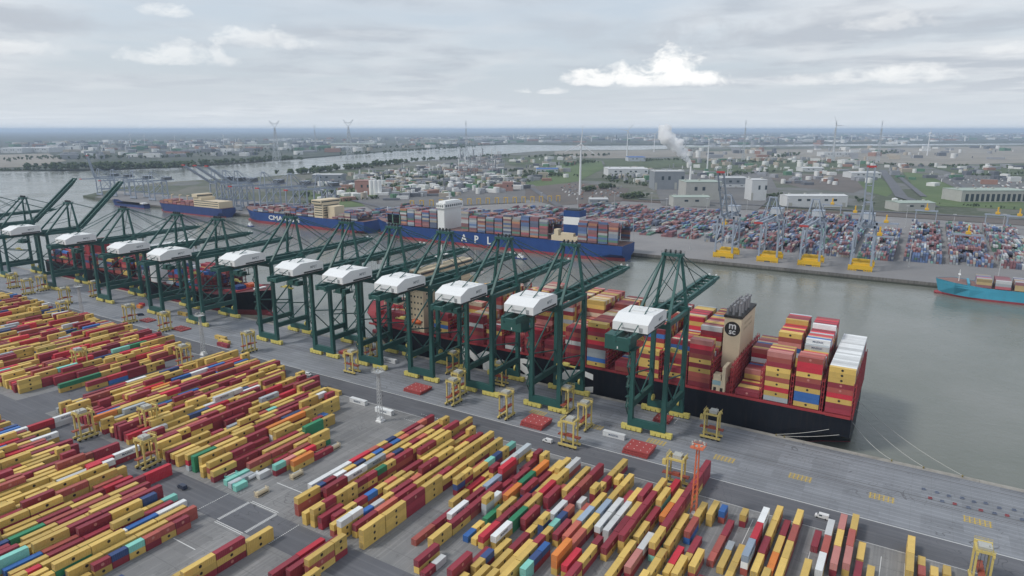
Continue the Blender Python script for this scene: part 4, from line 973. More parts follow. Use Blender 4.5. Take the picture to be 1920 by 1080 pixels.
    for k in range(9):
        za = 8+k*5.6; sgn = 1 if k % 2 else -1
        st.bar((-HW-2.3, -sgn*1.6, za), (-HW-2.3, sgn*1.6, za+5.6), .8, .22); rails(st, (-HW-2.7, -sgn*1.6, za), (-HW-2.7, sgn*1.6, za+5.6), 1.0, 3); st.box(-HW-2.9, -2.2, za+5.5, -HW-1.1, 2.2, za+5.62)
    st.obj('stairway', M_greend, root)
    # gear at the landside top
    if eroom:
        eb = MB().box(-16, -22.0, gz-9.6, -3.2, -13.2, gz-2.2); e = eb.obj('electrical_room', M_green, root)
        MB().box(-9.4, -22.1, gz-8.8, -8.9, -22.0, gz-7.6).obj('lamp', M_house, e)
        b = MB(); b.box(-3.2, -21, gz-9.5, -1.2, -12, gz-9.3); rails(b, (-1.2, -21, gz-9.3), (-1.2, -12, gz-9.3), 1.1, 4)
        for yy in (-20, -14): b.bar((-4, yy, gz-2.2), (-4, yy, gz+1), .4)
        b.obj('access_platform', M_greend, root)
    else:
        b = MB(); b.box(-14, -17, gz-7.2, -3, -9, gz-6.8); b.box(-13, -16, gz-6.8, -8.5, -11, gz-3.9, 1); b.box(-7.5, -15.5, gz-6.8, -4.5, -11, gz-4.6, 1)
        rails(b, (-14, -17, gz-6.8), (-3, -17, gz-6.8), 1.1, 6); rails(b, (-3, -17, gz-6.8), (-3, -9, gz-6.8), 1.1, 5)
        for x in (-13, -4): b.bar((x, -10, gz-6.9), (x, -10, gz), .35)
        b.bar((-14, -17, gz-7), (-3, -3, gz-1), .35); b.obj('service_platform', [M_greend, M_green], root)
    for sx in (-1, 1):
        rr = MB(); rr.tube((sx*(HW-1.6)-.5, GA-.2, 8.6), (sx*(HW-1.6)+.5, GA-.2, 8.6), 1.9, n=16); rr.obj('cable_reel', M_bogie, root)
    sb = MB().box(HW+.8, 2.5, 13.9, HW+.95, 11.5, 15.6).obj('sign_board', M_redp, root)
    MB().box(HW+.95, 2.7, 14.1, HW+.97, 5.0, 15.4).obj('white_panel', M_print, sb)
    b = MB(); b.box(-HW-.6, -.55, gz-14, -HW+.4, -.45, gz-13); b.box(HW-.8, -1.1, 20, HW+.4, -1.0, 21.4); b.obj('floodlight', mat('lamp_white', (.70, .70, .68)), root)
    return root
CR = [(-110.2, True, 'tall green quay crane with green electrical room, nearest the ship funnel, rightmost of all'), (-171.3, True, 'tall green quay crane with green electrical room, second from the right'),
      (-216.8, False, 'tall green quay crane with white house, third from the right'), (-262.2, False, 'tall green quay crane with white house, fourth from the right'), (-306.0, False, 'tall green quay crane with white house, fifth from the right'),
      (-350.5, False, 'tall green quay crane with white house, sixth from the right'), (-409.5, False, 'tall green quay crane standing over the gap between the two black ships')]
protoA = make_crane(None, True); protoB = make_crane(None, False); uA = uB = False
def vary(o, k):
    dy = (0, -14, 9, 22, -6, 15, -20)[k % 7]
    for c in o.children:
        n = c.name.split('.')[0]
        if n in ('trolley', 'operator_cab', 'spreader'): c.location.y += dy
        if n == 'spreader': c.location.z += (0, -16, 10, 16, -9, 14, 4)[k % 7]
placed = []
for x, e, lb in CR:
    if e: placed.append(place(protoA, uA, (x, 315, 0), 0, lb)); uA = True
    else: placed.append(place(protoB, uB, (x, 315, 0), 0, lb)); uB = True
for k_, o_ in enumerate(placed): vary(o_, k_)
protoC = make_crane(None, False, .915); protoD = make_crane(42.0, False, .915); uC = uD = False
for x, up, lb in ((-499, 0, 'lower green quay crane over the second ship bow, boom down, fourth from left house'), (-556, 0, 'lower green quay crane with boom down, third white house from the left'), (-640, 0, 'lower green quay crane with boom down, right of the two raised booms'),
                  (-742, 1, 'lower green quay crane with raised boom, right one of the two raised booms'), (-838, 1, 'lower green quay crane with raised boom, leftmost raised boom, house outside the frame'), (-935, 0, 'green quay crane at the left edge of the picture, only its boom in view')):
    if up: place(protoD, uD, (x, 315, 0), 0, lb); uD = True
    else: place(protoC, uC, (x, 315, 0), 0, lb); uC = True

# ------------------------------------------------------------------ ships
M_hullk = hull_mat('hull_black', (.006, .008, .013), (.035, .026, .022), .2); M_boot = mat('boottop_red', (.27, .035, .045), .6, .2, .1); M_deckr = mat('deck_red', (.33, .035, .04), .65, .15, .2)
M_deckd = mat('deck_dark_red', (.13, .03, .032), .7, .2, .2); M_cream = mat('ship_cream', (.66, .55, .38), .55, .05, .2); M_hullb = hull_mat('hull_blue', (.015, .055, .20), (.05, .065, .14)); M_hulll = hull_mat('hull_light_blue', (.055, .30, .42), (.12, .26, .31))
M_navy = hull_mat('hull_navy', (.02, .045, .16), (.05, .05, .10)); M_lifeb = mat('lifeboat_orange', (.65, .13, .03), .5, .06, .6); M_rope = mat('mooring_rope', (.55, .54, .50), .8, .1, 1.0); M_deckg = mat('deck_brown', (.22, .12, .10), .7, .15, .1)
def part(b, name, mats, root):
    o = b.obj(name, mats, root); l = Vector(root.location); o.location = (-l.x, -l.y, -l.z); return o
def sub(b, name, mats, parent): return b.obj(name, mats, parent)      # parent sits at world origin already
def smooth01(t): t = max(0.0, min(1.0, t)); return t*t*(3-2*t)
def hull(xs, xb, y0, y1, deck, boot=-2.6, bowrise=4.0, full=.80, bulb=True):
    """lofted hull from stern xs to bow xb between y0 and y1; slot 0 side paint, 1 red below, 2 deck"""
    b = MB(); yc = (y0+y1)/2; hb = (y1-y0)/2; N = 26; zl = [-9.0, WATER_Z, boot, boot+.01, 4.0, deck*.75, deck]
    rings = []
    for i in range(N+1):
        t = i/N; x = xs+(xb-xs)*t
        sheer = bowrise*smooth01((t-.86)/.14)
        r = []
        for j, z in enumerate(zl):
            k = (z+9)/(deck+9)
            aft = 1.0 if t > .09 else (.45+.55*smooth01(t/.09)) if k < .35 else (.93+.07*smooth01(t/.05))
            f = full + .10*k; fore = 1.0 if t < f else max(0.0, 1-((t-f)/(1.002-f))**(1.5+1.2*k))
            zz = z if j < 4 else z+sheer*max(0, (z-0)/deck)
            xx = x + (xb-xs)*(.018*k if t > .95 else 0)*((t-.95)/.05 if t > .95 else 0)
            r.append((xx, hb*aft*fore, zz))
        rings.append(r)
    m = len(zl)
    for s in (-1, 1):
        base = len(b.v)
        for r in rings: b.v += [(p[0], yc+s*p[1], p[2]) for p in r]
        for i in range(N):
            for j in range(m-1):
                a = base+i*m+j; q = (a, a+m, a+m+1, a+1)
                if (s > 0) == (xb > xs): q = q[::-1]
                b.f.append(q); b.m.append(1 if j < 2 else 0); b.sm.append(False)
    r0 = rings[0]
    b._add([(p[0], yc-p[1], p[2]) for p in r0] + [(p[0], yc+p[1], p[2]) for p in r0], [(j, j+1, m+j+1, m+j) if xb < xs else (j, m+j, m+j+1, j+1) for j in range(m-1)], 0)
    dk = [(r[-1][0], yc-r[-1][1], r[-1][2]-.4) for r in rings] + [(r[-1][0], yc+r[-1][1], r[-1][2]-.4) for r in rings]
    n = N+1
    b._add(dk, [(i, i+1, n+i+1, n+i) if xb > xs else (i, n+i, n+i+1, i+1) for i in range(N)], 2)
    if bulb: b.tube((xb-(xb-xs)*.02, yc, -4.2), (xb+(xb-xs)*.018, yc, -4.0), 3.6, 1.6, 12, 1)
    return b
def lash(x, y0, y1, z0, z1, w=1.1, step=5.04):
    b = MB(); n = int((y1-y0)/step)
    for i in range(n+1):
        y = y0+(y1-y0)*i/n
        for dx in (-w/2, w/2): b.box(x+dx-.14, y-.2, z0, x+dx+.14, y+.2, z1)
        if i < n and i % 3 == 0: b.bar((x, y, z0), (x, y+(y1-y0)/n, z1), .16)
    z = z0+3.2
    while z <= z1+.1:
        b.box(x-w/2-.2, y0, z-.22, x+w/2+.2, y1, z); b.box(x-w/2-.16, y0, z+.95, x-w/2-.06, y1, z+1.05); b.box(x+w/2+.06, y0, z+.95, x+w/2+.16, y1, z+1.05); z += 2.9
    return b
# --- black ship at the near quay
s1 = thing('container_ship', 'huge black hulled container ship with cream funnel moored along the near quay', 'ship', (-190, 388, WATER_Z))
h1 = part(hull(-17.5, -366, 354.5, 421.5, DECK, boot=-4.6, bowrise=7), 'hull', [M_hullk, M_boot, M_deckr], s1)
b = MB()
for i, (bx, *_r) in enumerate(BAYS1): b.box(bx-.4, 356.2, DECK-.35, bx+12.6, 419.8, DECK+1.4)
part(b, 'hatch_coaming', M_deckr, s1)
b = MB(); b.box(-345, 355.0, DECK-.3, -18, 355.25, DECK+1.2); b.box(-345, 420.7, DECK-.3, -18, 420.95, DECK+1.2)
for i in range(60): b.box(-340+i*5.4, 355.25, DECK-.3, -339.6+i*5.4, 355.9, DECK+1.4)
part(b, 'bulwark', M_deckr, s1)
xs_ = [-17.6, -32.0, -46.8, -62.0, -77.4] + [bx+13.2 for bx, *_ in BAYS1[4:]] + [-103.0, -165.8, -286.0, -308.2]
for x in sorted(set(round(v, 1) for v in xs_)):
    part(lash(x-.0, 355.6, 420.4, DECK-.3, 33.4 if x > -170 else 30.0), 'lashing_bridge', M_deckr, s1)
fn = part(MB().prism([(-87.6, 372), (-78.2, 372), (-78.2, 407), (-87.6, 407)], 20, 54.0), 'funnel', M_cream, s1)
fo = MB().prism([(-88.0, 371.6), (-77.8, 371.6), (-77.8, 407.4), (-88.0, 407.4)], 54.0, 55.3); sub(fo, 'funnel_rim', M_black, fn)
p = MB()
for i in range(14):
    x = -86.6+(i % 3)*3.4; y = 374+(i//3)*7.2
    p.tube((x, y, 55.2), (x, y, 58.5+1.6*((i*7) % 3)), .75, .7, 10); p.tube((x, y, 58.4+1.6*((i*7) % 3)), (x+.4, y+1.4, 59.6+1.6*((i*7) % 3)), .72, .7, 10)
p.tube((-82, 388, 55), (-82, 388, 62), 1.7, 1.5, 12); p.tube((-82, 396, 55), (-82, 396, 61), 1.4, 1.3, 12)
sub(p, 'exhaust_pipe', mat('pipe_grey', (.20, .20, .21), .5, .15, .6), fn)
e = MB().disc((-82.9, 371.94, 47.6), (0, -1, 0), 4.3, 28); emb = sub(e, 'emblem', M_black, fn)
lettering('m', 5.6, M_print, emb, (-82.9, 371.9, 49.4), (math.pi/2, 0, 0), bold=.12); lettering('sc', 4.6, M_print, emb, (-82.9, 371.9, 46.0), (math.pi/2, 0, 0), bold=.12)
lettering('MEDITERRANEAN', 2.3, mat('faint_print', (.50, .41, .28), .6, .05), fn, (-78.17, 389, 49.5), (math.pi/2, 0, math.pi/2)); lettering('SHIPPING COMPANY', 2.3, mat('faint_print', (.50, .41, .28)), fn, (-78.17, 389, 46.3), (math.pi/2, 0, math.pi/2))
b = MB(); b.box(-346.5, 364, DECK+.2, -345.7, 412, DECK+6.5); part(b, 'breakwater', M_deckr, s1)
for k_, (x_, y_) in enumerate(((-351, 378), (-351, 398), (-356, 384), (-356, 392))): part(MB().box(x_-1.4, y_-2, DECK+1, x_+1.4, y_+2, DECK+5.2).tube((x_, y_-2.6, DECK+5.4), (x_, y_+2.6, DECK+5.4), 1.0, n=10), 'winch', M_dark, s1)
part(MB().tube((-358.5, 388, DECK+3), (-358.5, 388, DECK+22), .6, .35, 8).box(-359.5, 384, DECK+16, -357.5, 392, DECK+16.5), 'foremast', M_cream, s1)
part(MB().box(-87.4, 358, DECK, -78.8, 419, 20.0).box(-87.0, 366, 20, -78.6, 413, 24.5), 'engine_casing', M_deckr, s1)
st = MB().box(-88.0, 355.4, DECK-.2, -80.8, 362, 22.0).box(-87.5, 355.8, 22.0, -83.4, 361, 25.0).box(-82.8, 355.6, 22.0, -81.0, 366, 30.0)
sb_ = part(st, 'deck_house', M_cream, s1)
for x in (-87.0, -83.4): sub(MB().box(x, 355.33, DECK+.6, x+1.5, 355.42, DECK+3.2), 'doorway', M_black, sb_)
sub(MB().box(-87.6, 355.32, DECK+4.6, -83.2, 355.42, DECK+7.2), 'window', mat('pale_window', (.30, .45, .48), .3, .05), sb_)
ac = part(MB().box(-305.5, 356.5, DECK-.2, -293.0, 419.5, 46).box(-304.5, 360, 46, -294.0, 416, 55.5).box(-305.5, 355.8, 55.5, -294.5, 420.2, 59.5), 'accommodation', M_cream, s1)
for z in (20, 24.5, 29, 33.5, 38, 42.5):
    for k in range(12): sub(MB().box(-293.02, 360+k*4.8, z, -292.94, 361.4+k*4.8, z+1.3), 'window', M_glass, ac) if z > 30 else None
for z in (18, 22.5, 27, 31.5, 36, 40.5):
    for k in range(4): sub(MB().box(-304.4+k*3.0, 356.4, z, -303.2+k*3.0, 356.48, z+1.3), 'window', M_glass, ac)
sub(MB().box(-305.3, 355.7, 57.0, -294.6, 355.82, 58.6).box(-294.52, 356.4, 57.0, -294.42, 419.6, 58.6), 'bridge_window', M_glass, ac)
mm_ = MB().tube((-300, 388, 59.5), (-300, 388, 74), .7, .35, 8).box(-301, 381, 66, -299, 395, 66.6).box(-300.3, 384, 70, -299.7, 392, 70.4); sub(mm_, 'radar_mast', M_white, ac)
lb2 = MB()
lb2.tube((-302.5, 356.4, 22.6), (-296.5, 356.4, 22.6), 1.7, 1.7, 12).tube((-303.9, 356.4, 22.9), (-302.5, 356.4, 22.6), .5, 1.7, 12).tube((-296.5, 356.4, 22.6), (-295.1, 356.4, 22.9), 1.7, .5, 12).box(-301, 355.6, 23.6, -298.4, 357.2, 25.0)
part(lb2, 'lifeboat', M_lifeb, s1)
for s_, x in (('M', -247), ('S', -209), ('C', -171)):
    lettering(s_, 22.0, M_print, h1, (x, 354.46, 4.2), (math.pi/2, 0, 0), bold=1.0, depth=.03).scale = (1.5, .82, 1)
# --- second black ship
DK2 = 13.0
s2 = thing('container_ship', 'black hulled container ship with red bulbous bow under the left cranes', 'ship', (-660, 380, WATER_Z))
part(hull(-842, -488, 354.5, 402, DK2, boot=.2, bowrise=6), 'hull', [M_hullk, M_boot, M_deckd], s2)
ac2 = part(MB().box(-632, 356, DK2-.2, -620, 400.5, 38).box(-631, 358, 38, -621, 398, 46).box(-632, 355.5, 46, -621.5, 401, 49), 'accommodation', M_white, s2)
sub(MB().box(-620.02, 358, 34.2, -619.9, 398, 35.4).box(-621.52, 356.5, 47.0, -621.4, 400, 48.2), 'bridge_window', M_glass, ac2)
part(MB().box(-775, 368, DK2, -766, 390, 40), 'funnel', M_deckr, s2)
b = MB(); b.box(-500, 372, DK2+5, -497, 384, DK2+6); b.tube((-505, 378, DK2+4), (-505, 378, DK2+16), .5, .3, 8); part(b, 'foremast', M_white, s2)
part(MB().box(-528, 362, DK2+2, -512, 394, DK2+3.5).cbox((-520, 372, DK2+5), (9, 9, 3), 1).cbox((-519, 384, DK2+5), (8, 8, 2.4), 2), 'fore_deck_gear', [M_deckr, M_hullb, M_lifeb], s2)
dk2 = MB(); r2 = random.Random(9)
for i in range(19):
    x = -830+i*14.9
    if -640 < x < -612 or x > -545 or -785 < x < -760: continue
    lm_ = lash(x+13.0, 355.6, 401, DK2, 27); part(lm_, 'lashing_bridge', M_deckd, s2)
    for r_ in range(18):
        hmax = r2.choice((0, 1, 2, 4, 5, 5, 6))
        for t in range(hmax):
            dk2.tone = r2.random(); dk2.box(x, 356+r_*2.5, DK2+1+t*TIER, x+12.2, 358.44+r_*2.5, DK2+1+t*TIER+CHT, PK.index(r2.choice('DDDDMMDDDDYNNBG')), bottom=False)
tag(dk2.obj('deck_containers', CMA), 'mostly red containers stacked on the deck of the second black ship', 'containers', None, 'stuff')
# --- far ships
def far_cargo(name, label, x0, x1, y0, rows_n, z0, hts, cols, seed, skip=(), step=14.2):
    b = MB(); r3 = random.Random(seed); x = x0; i = 0
    while x < x1:
        if not any(a <= x+6 <= c for a, c in skip):
            h0 = hts[i % len(hts)]
            for r_ in range(rows_n):
                h = max(0, h0 + r3.choice((-1, 0, 0, 0)))
                for t in range(h):
                    if r_ > 0 and t < h-2 and r_ < rows_n-1: continue
                    b.tone = r3.random(); c = r3.choice(cols)
                    b.box(x, y0+r_*2.5, z0+t*TIER, x+12.2, y0+2.44+r_*2.5, z0+t*TIER+CHT, PK.index(c), bottom=False)
        x += step; i += 1
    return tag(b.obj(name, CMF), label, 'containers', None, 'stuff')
s3 = thing('container_ship', 'long blue container ship lettered APL with white bridge at the far quay', 'ship', (-515, 790, WATER_Z))
h3 = part(hull(-312, -728, 768, 812, 15.5, boot=-1.0, bowrise=5), 'hull', [M_hullb, M_boot, M_deckg], s3)
for s_, x in (('A', -553), ('P', -531.5), ('L', -510)): lettering(s_, 14.5, M_print, h3, (x, 767.9, 5.6), (math.pi/2, 0, 0), bold=.35, depth=.04)
a3 = part(MB().box(-600, 769, 15, -588, 811, 46).box(-601, 767, 46, -586, 813, 53.5).box(-600, 772, 53.5, -588, 808, 56), 'bridge_tower', M_white, s3)
for k in range(8): sub(MB().box(-585.98, 770+k*5.2, 48, -585.9, 773+k*5.2, 51), 'window', M_glass, a3)
for k in range(4): sub(MB().box(-600+k*3.4, 766.9, 47.8, -598.2+k*3.4, 766.98, 50.8), 'window', M_glass, a3)
sub(MB().tube((-594, 790, 56), (-594, 790, 66), .8, .4, 8).box(-595, 784, 61, -593, 796, 61.8), 'radar_mast', M_white, a3)
f3 = part(MB().box(-400, 780, 20, -377, 800, 36).box(-400, 780, 36, -377, 800, 46, 1).box(-400, 780, 46, -377, 800, 54), 'funnel', [M_hullb, M_white], s3)
part(MB().box(-412, 769, 15, -374, 811, 22).box(-408, 769, 22, -402, 778, 30).box(-398, 769, 22, -380, 776, 26), 'deck_house', M_cream, s3)
sub(MB().box(-398, 782, 54, -379, 798, 55.5), 'funnel_cap', M_black, f3)
part(MB().tube((-715, 790, 17), (-715, 790, 40), .7, .4, 8), 'foremast', M_white, s3)
far_cargo('deck_containers', 'stacked containers on the deck of the blue APL ship', -700, -324, 769, 17, 16.5, (7, 8, 9, 9, 8, 9, 10, 9, 10, 9, 10, 9, 9, 8, 9, 10, 9, 10, 10, 9, 10, 10, 10, 10, 10, 10, 10), 'DDDMMMBBNNRWGEOCLB', 4, skip=((-606, -566), (-414, -372)))
g3 = MB(); g3.tone = .6
for r_ in range(8):
    for t in range(5): g3.box(-697, 769+r_*2.5, 30+t*2.72-12, -670, 771.4+r_*2.5, 32.6+t*2.72-12, PK.index('E'))
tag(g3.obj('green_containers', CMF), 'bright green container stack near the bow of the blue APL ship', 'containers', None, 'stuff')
s4 = thing('container_ship', 'dark blue container ship with red waterline behind the raised grey cranes', 'ship', (-900, 790, WATER_Z))
h4 = part(hull(-752, -1052, 772, 812, 14.5, boot=-.5, bowrise=6), 'hull', [M_hullb, M_boot, M_deckg], s4)
lettering('CMA CGM', 11.0, M_print, h4, (-938, 771.9, 6.5), (math.pi/2, 0, 0), bold=.25, depth=.04).scale = (1.55, 1, 1)
a4 = part(MB().box(-862, 773, 14, -842, 811, 38).box(-864, 770, 38, -842, 814, 44).box(-838, 780, 14, -822, 802, 34), 'accommodation', M_cream, s4)
sub(MB().box(-863, 769.9, 40, -843, 769.98, 42).box(-841.98, 772, 40, -841.9, 812, 42), 'bridge_window', M_glass, a4)
for z in (18, 22, 26, 30, 34):
    sub(MB().box(-861, 772.9, z, -843, 772.98, z+1.4), 'window_band', M_glass, a4); sub(MB().box(-841.98, 775, z, -841.9, 809, z+1.4), 'window_band', M_glass, a4)
far_cargo('deck_containers', 'low mixed containers on the deck of the dark blue ship', -1020, -766, 773, 15, 15.5, (2, 3, 2, 4, 3, 1, 3, 5, 4), 'DDMMBNNRWGC', 6, skip=((-868, -820),))
s5 = thing('container_ship', 'small navy container ship with cream bridge at the stern, farthest left', 'ship', (-1225, 795, WATER_Z))
part(hull(-1120, -1335, 780, 812, 12, boot=-3, bowrise=4), 'hull', [M_navy, M_boot, M_deckg], s5)
a5 = part(MB().box(-1205, 781, 12, -1180, 811, 30).box(-1180, 781, 12, -1128, 811, 24).box(-1206, 779, 30, -1190, 813, 36), 'accommodation', M_cream, s5)
sub(MB().box(-1189.98, 780, 32, -1189.9, 812, 34), 'bridge_window', M_glass, a5)
for k in range(4): part(MB().tube((-1300+k*26, 796, 12), (-1300+k*26, 796, 30), 1.2, .9, 8).bar((-1300+k*26, 796, 29), (-1286+k*26, 792, 31), 1.0), 'deck_crane', M_cream, s5)
for z in (15, 19, 23):
    sub(MB().box(-1204, 780.9, z, -1130, 780.98, z+1.3), 'window_band', M_glass, a5)
far_cargo('deck_containers', 'orange red containers on the small navy ship', -1318, -1215, 781, 11, 12.5, (2, 3, 3, 2), 'MMDRROSM', 8)
s6 = thing('container_ship', 'light blue container ship with red waterline entering at the right edge', 'ship', (150, 790, WATER_Z))
part(hull(330, 26, 774, 806, 7.4, boot=-3, bowrise=3.4, full=.86), 'hull', [M_hulll, M_boot, M_deckg], s6)
part(MB().tube((40, 790, 9), (40, 790, 21), .4, .25, 8).box(39, 786, 16, 41, 794, 16.4), 'foremast', M_white, s6)
part(MB().box(47, 776, 7.2, 49, 804, 10.5), 'breakwater', M_hulll, s6)
c6 = MB(); r6 = random.Random(2)
for i in range(11):
    for r_ in range(11):
        for t in range(3 if i < 3 else 4):
            c6.tone = r6.random()
            c = 'DRYGYW'[(i+t*2) % 6] if r_ == 0 else r6.choice('DDRYCGWB')
            c6.box(54+i*15.2, 776+r_*2.5, 7.6+t*TIER, 66.2+i*15.2, 778.44+r_*2.5, 7.6+t*TIER+CHT, PK.index(c), bottom=False)
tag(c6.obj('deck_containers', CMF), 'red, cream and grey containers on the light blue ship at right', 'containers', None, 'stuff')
bg_ = thing('barge', 'small dark barge moored left of the farthest ship', 'barge', (-1450, 800, WATER_Z))
part(hull(-1395, -1520, 790, 804, 1.5, boot=-4.5, bowrise=1.5, bulb=False), 'hull', [M_navy, M_boot, M_deckg], bg_); part(MB().box(-1412, 792, 1, -1400, 802, 6), 'wheelhouse', M_white, bg_)
def tug(x, y, lb, rz=0.0):
    t = thing('work_boat', lb, 'boat', (x, y, WATER_Z), rz)
    MB().prism([(-9, -2.6), (5, -2.6), (10, 0), (5, 2.6), (-9, 2.6)], -1, 1.6).obj('hull', M_navy, t); MB().box(-5, -2, 1.6, 3, 2, 4.2).box(-1, -1.6, 4.2, 2.4, 1.6, 6.4).obj('wheelhouse', M_white, t)
    MB().tube((-2, 0, 4), (-2, 0, 9), .15, n=6).obj('mast', M_white, t)
tug(-433, 724, 'small white and dark work boat beside the blue ship hull', math.pi); tug(-980, 735, 'small white launch under the dark blue ship', 2.9)
# mooring lines of the black ship
def line(p, q, lb, sag=.6):
    b = MB(); p, q = Vector(p), Vector(q); prev = p
    for i in range(1, 9):
        c = p.lerp(q, i/8); c.z -= sag*4*(i/8)*(1-i/8); b.tube(prev, c, .11, n=5, caps=False); prev = c
    tag(b.obj('mooring_line', M_rope), lb, 'mooring line', 'mooring lines of the black ship')
line((-27, 354.4, 7.4), (-51, QY-1.4, .9), 'upper mooring line along the black hull near the stern'); line((-22, 354.4, 5.6), (-47, QY-1.4, .9), 'lower mooring line along the black hull near the stern')
line((-18.4, 372, 7.5), (2.2, QY-1.4, .9), 'mooring line from the stern to the nearest bollard at right', 2.2); line((-18.4, 392, 7.5), (15.5, QY-1.4, .9), 'mooring line from the stern, middle of the three at right', 2.6); line((-18.4, 405, 7.5), (31, QY-1.4, .9), 'mooring line from the stern reaching farthest to the right', 3.0)
for i, (x, lb) in enumerate(((-51, 'black bollard holding the upper hull mooring line'), (-47, 'bollard holding the lower hull mooring line'), (2.2, 'bollard holding the nearest stern line at right'), (15.5, 'bollard holding the middle stern line'), (31, 'bollard holding the farthest stern line'))):
    tag(link('bollard', bol, None, (x, QY-1.4, .02)), lb, 'bollard', 'bollards on the near quay edge')

# ------------------------------------------------------------------ straddle carriers
M_strad = mat('straddle_yellow', (.58, .46, .15), .55, .1, .6, rnd=.15); M_tyre = mat('tyre_black', (.02, .02, .02), .85, .2, 1.0); M_engine = mat('engine_grey', (.42, .42, .38), .6, .1, .8); M_spread = mat('spreader_red', (.30, .07, .04), .6, .15, 1.0)
def make_straddle():
    r = thing('straddle_carrier', '', 'straddle carrier', group='straddle carriers in the yard')
    H_ = 14.6
    for sx in (-1, 1):
        b = MB(); b.box(sx*2.35-.45, -5.2, 1.0, sx*2.35+.45, 5.2, 1.9); o = b.obj('wheel_beam', M_strad, r)
        for k in range(4):
            y = -4.2+k*2.8; MB().tube((sx*2.35-.3, y, .78), (sx*2.35+.3, y, .78), .78, n=12).obj('wheel', M_tyre, o)
        for y in (-3.3, 3.3): MB().bar((sx*2.35, y, 1.9), (sx*2.35, y, H_-.9), .62, .75).obj('column', M_strad, r)
        MB().box(sx*2.35-.4, -4.3, H_-1.0, sx*2.35+.4, 4.3, H_-.1).obj('top_beam', M_strad, r)
    for y in (-3.6, 3.6): MB().box(-2.75, y-.4, H_-.1, 2.75, y+.4, H_+.65).obj('cross_beam', M_strad, r)
    b = MB(); b.box(-2.0, -2.4, H_+.0, 2.0, 1.4, H_+1.5); b.tube((1.0, -1.6, H_+1.5), (1.0, -1.6, H_+2.3), .18, n=6); b.obj('engine_house', M_engine, r)
    b = MB(); rails(b, (-2.7, -4.1, H_+.65), (2.7, -4.1, H_+.65), 1.0, 4); rails(b, (-2.7, 4.1, H_+.65), (2.7, 4.1, H_+.65), 1.0, 4); b.obj('handrail', M_strad, r)
    c = MB(); c.box(-1.9, 4.3, H_-4.4, -.2, 6.0, H_-2.0); co = c.obj('cab', M_strad, r); MB().box(-1.8, 6.0, H_-4.2, -.3, 6.06, H_-2.6).box(-.2, 4.5, H_-4.0, -.14, 5.8, H_-2.6).obj('window', M_glass, co)
    b = MB(); b.box(-1.1, -5.6, 5.6, 1.1, 5.6, 6.1); b.box(-1.25, -6.0, 5.5, 1.25, -5.6, 6.2); b.box(-1.25, 5.6, 5.5, 1.25, 6.0, 6.2); b.box(-.9, -1.6, 6.1, .9, 1.6, 6.9)
    so = b.obj('spreader', M_spread, r)
    b = MB()
    for sx in (-1, 1):
        for y in (-2.6, 2.6): b.tube((sx*1.0, y, 6.1), (sx*1.0, y, H_), .07, n=5)
    b.obj('hoist_rope', M_dark, so)
    return r
ps = make_straddle(); us = False
ST = [(-778, 297, 0, 'leftmost yellow straddle carrier on the quay road'), (-735, 292, 0, 'yellow straddle carrier second from left on the quay road'), (-740, 307, .2, 'yellow straddle carrier behind the leftmost pair on the quay'), (-664, 292, 0, 'yellow straddle carrier standing behind another at the far left block'),
      (-611, 266, 0, 'yellow straddle carrier over the row ends of the far left block'), (-552, 289, 0, 'yellow straddle carrier beside a red hatch cover on the quay road'), (-505, 291, .1, 'yellow straddle carrier in front of the small red hatch cover'), (-414, 249, 0, 'yellow straddle carrier with red box at the cross road edge'),
      (-403, 292, 0, 'yellow straddle carrier in front of the seventh crane'), (-466, 208, 0, 'straddle carrier over containers in the far left block'), (-358, 157, 0, 'yellow straddle carrier on the yard road, the left of two'), (-301, 157, .12, 'large yellow straddle carrier on the yard road, the right of two'),
      (-335, 178, 0, 'yellow straddle carrier inside the left block rows'), (-309, 300, 1.57, 'straddle carrier in front of the fifth crane'), (-318, 328, 0, 'straddle carrier between the legs of the sixth crane'), (-221, 294, 0, 'yellow straddle carrier on the quay, front one of two in line'), (-251, 334, 0, 'straddle carrier under the fourth crane'),
      (-226, 306, 0, 'yellow straddle carrier right behind the front one of two in line'), (-214, 333, 1.57, 'bright yellow straddle carrier under the third crane'), (-184.5, 294, 0, 'yellow straddle carrier left of the red hatch covers by the second crane'), (-138.5, 281, 1.57, 'yellow straddle carrier with red spreader at the apron edge'), (-141, 304, 0, 'straddle carrier just behind the one at the apron edge'),
      (-159, 318.5, 0, 'straddle carrier under the second crane'), (-79.5, 328, 1.57, 'yellow straddle carrier standing beside the black hull'), (-80, 271, 1.57, 'yellow straddle carrier at the north end of the centre block'), (33, 262, .05, 'yellow straddle carrier at the lower right corner'), (-670, 322, 0, 'straddle carrier under the left cranes')]
for x, y, rz, lb in ST: place(ps, us, (x, y, .02), rz, lb); us = True
# ------------------------------------------------------------------ hatch covers lying on the quay
M_hatch = mat('hatch_red', (.36, .06, .055), .6, .12, .3, rnd=.1)
def hatch(x, y, n, lb, w=13.2, d=11.5, rz=0.0):
    t = thing('hatch_cover_stack', lb, 'hatch cover', (x, y, .03), rz, 'red hatch covers on the quay')
    for k in range(n):
        b = MB(); z = k*1.05; dx = .35*((k*7) % 3-1)
        b.box(-w/2+dx, -d/2, z+.25, w/2+dx, d/2, z+.95)
        for i in range(8): b.box(-w/2+dx+.4+i*(w-.8)/7-.15, -d/2-.12, z, -w/2+dx+.4+i*(w-.8)/7+.15, d/2+.12, z+.25)
        for i in range(4):
            for j in range(3): b.box(-w/2+dx+1.4+i*3.4, -d/2+1.6+j*3.8, z+.95, -w/2+dx+1.8+i*3.4, -d/2+2.0+j*3.8, z+1.04, 1)
        b.obj('hatch_cover', [M_hatch, M_print], t)
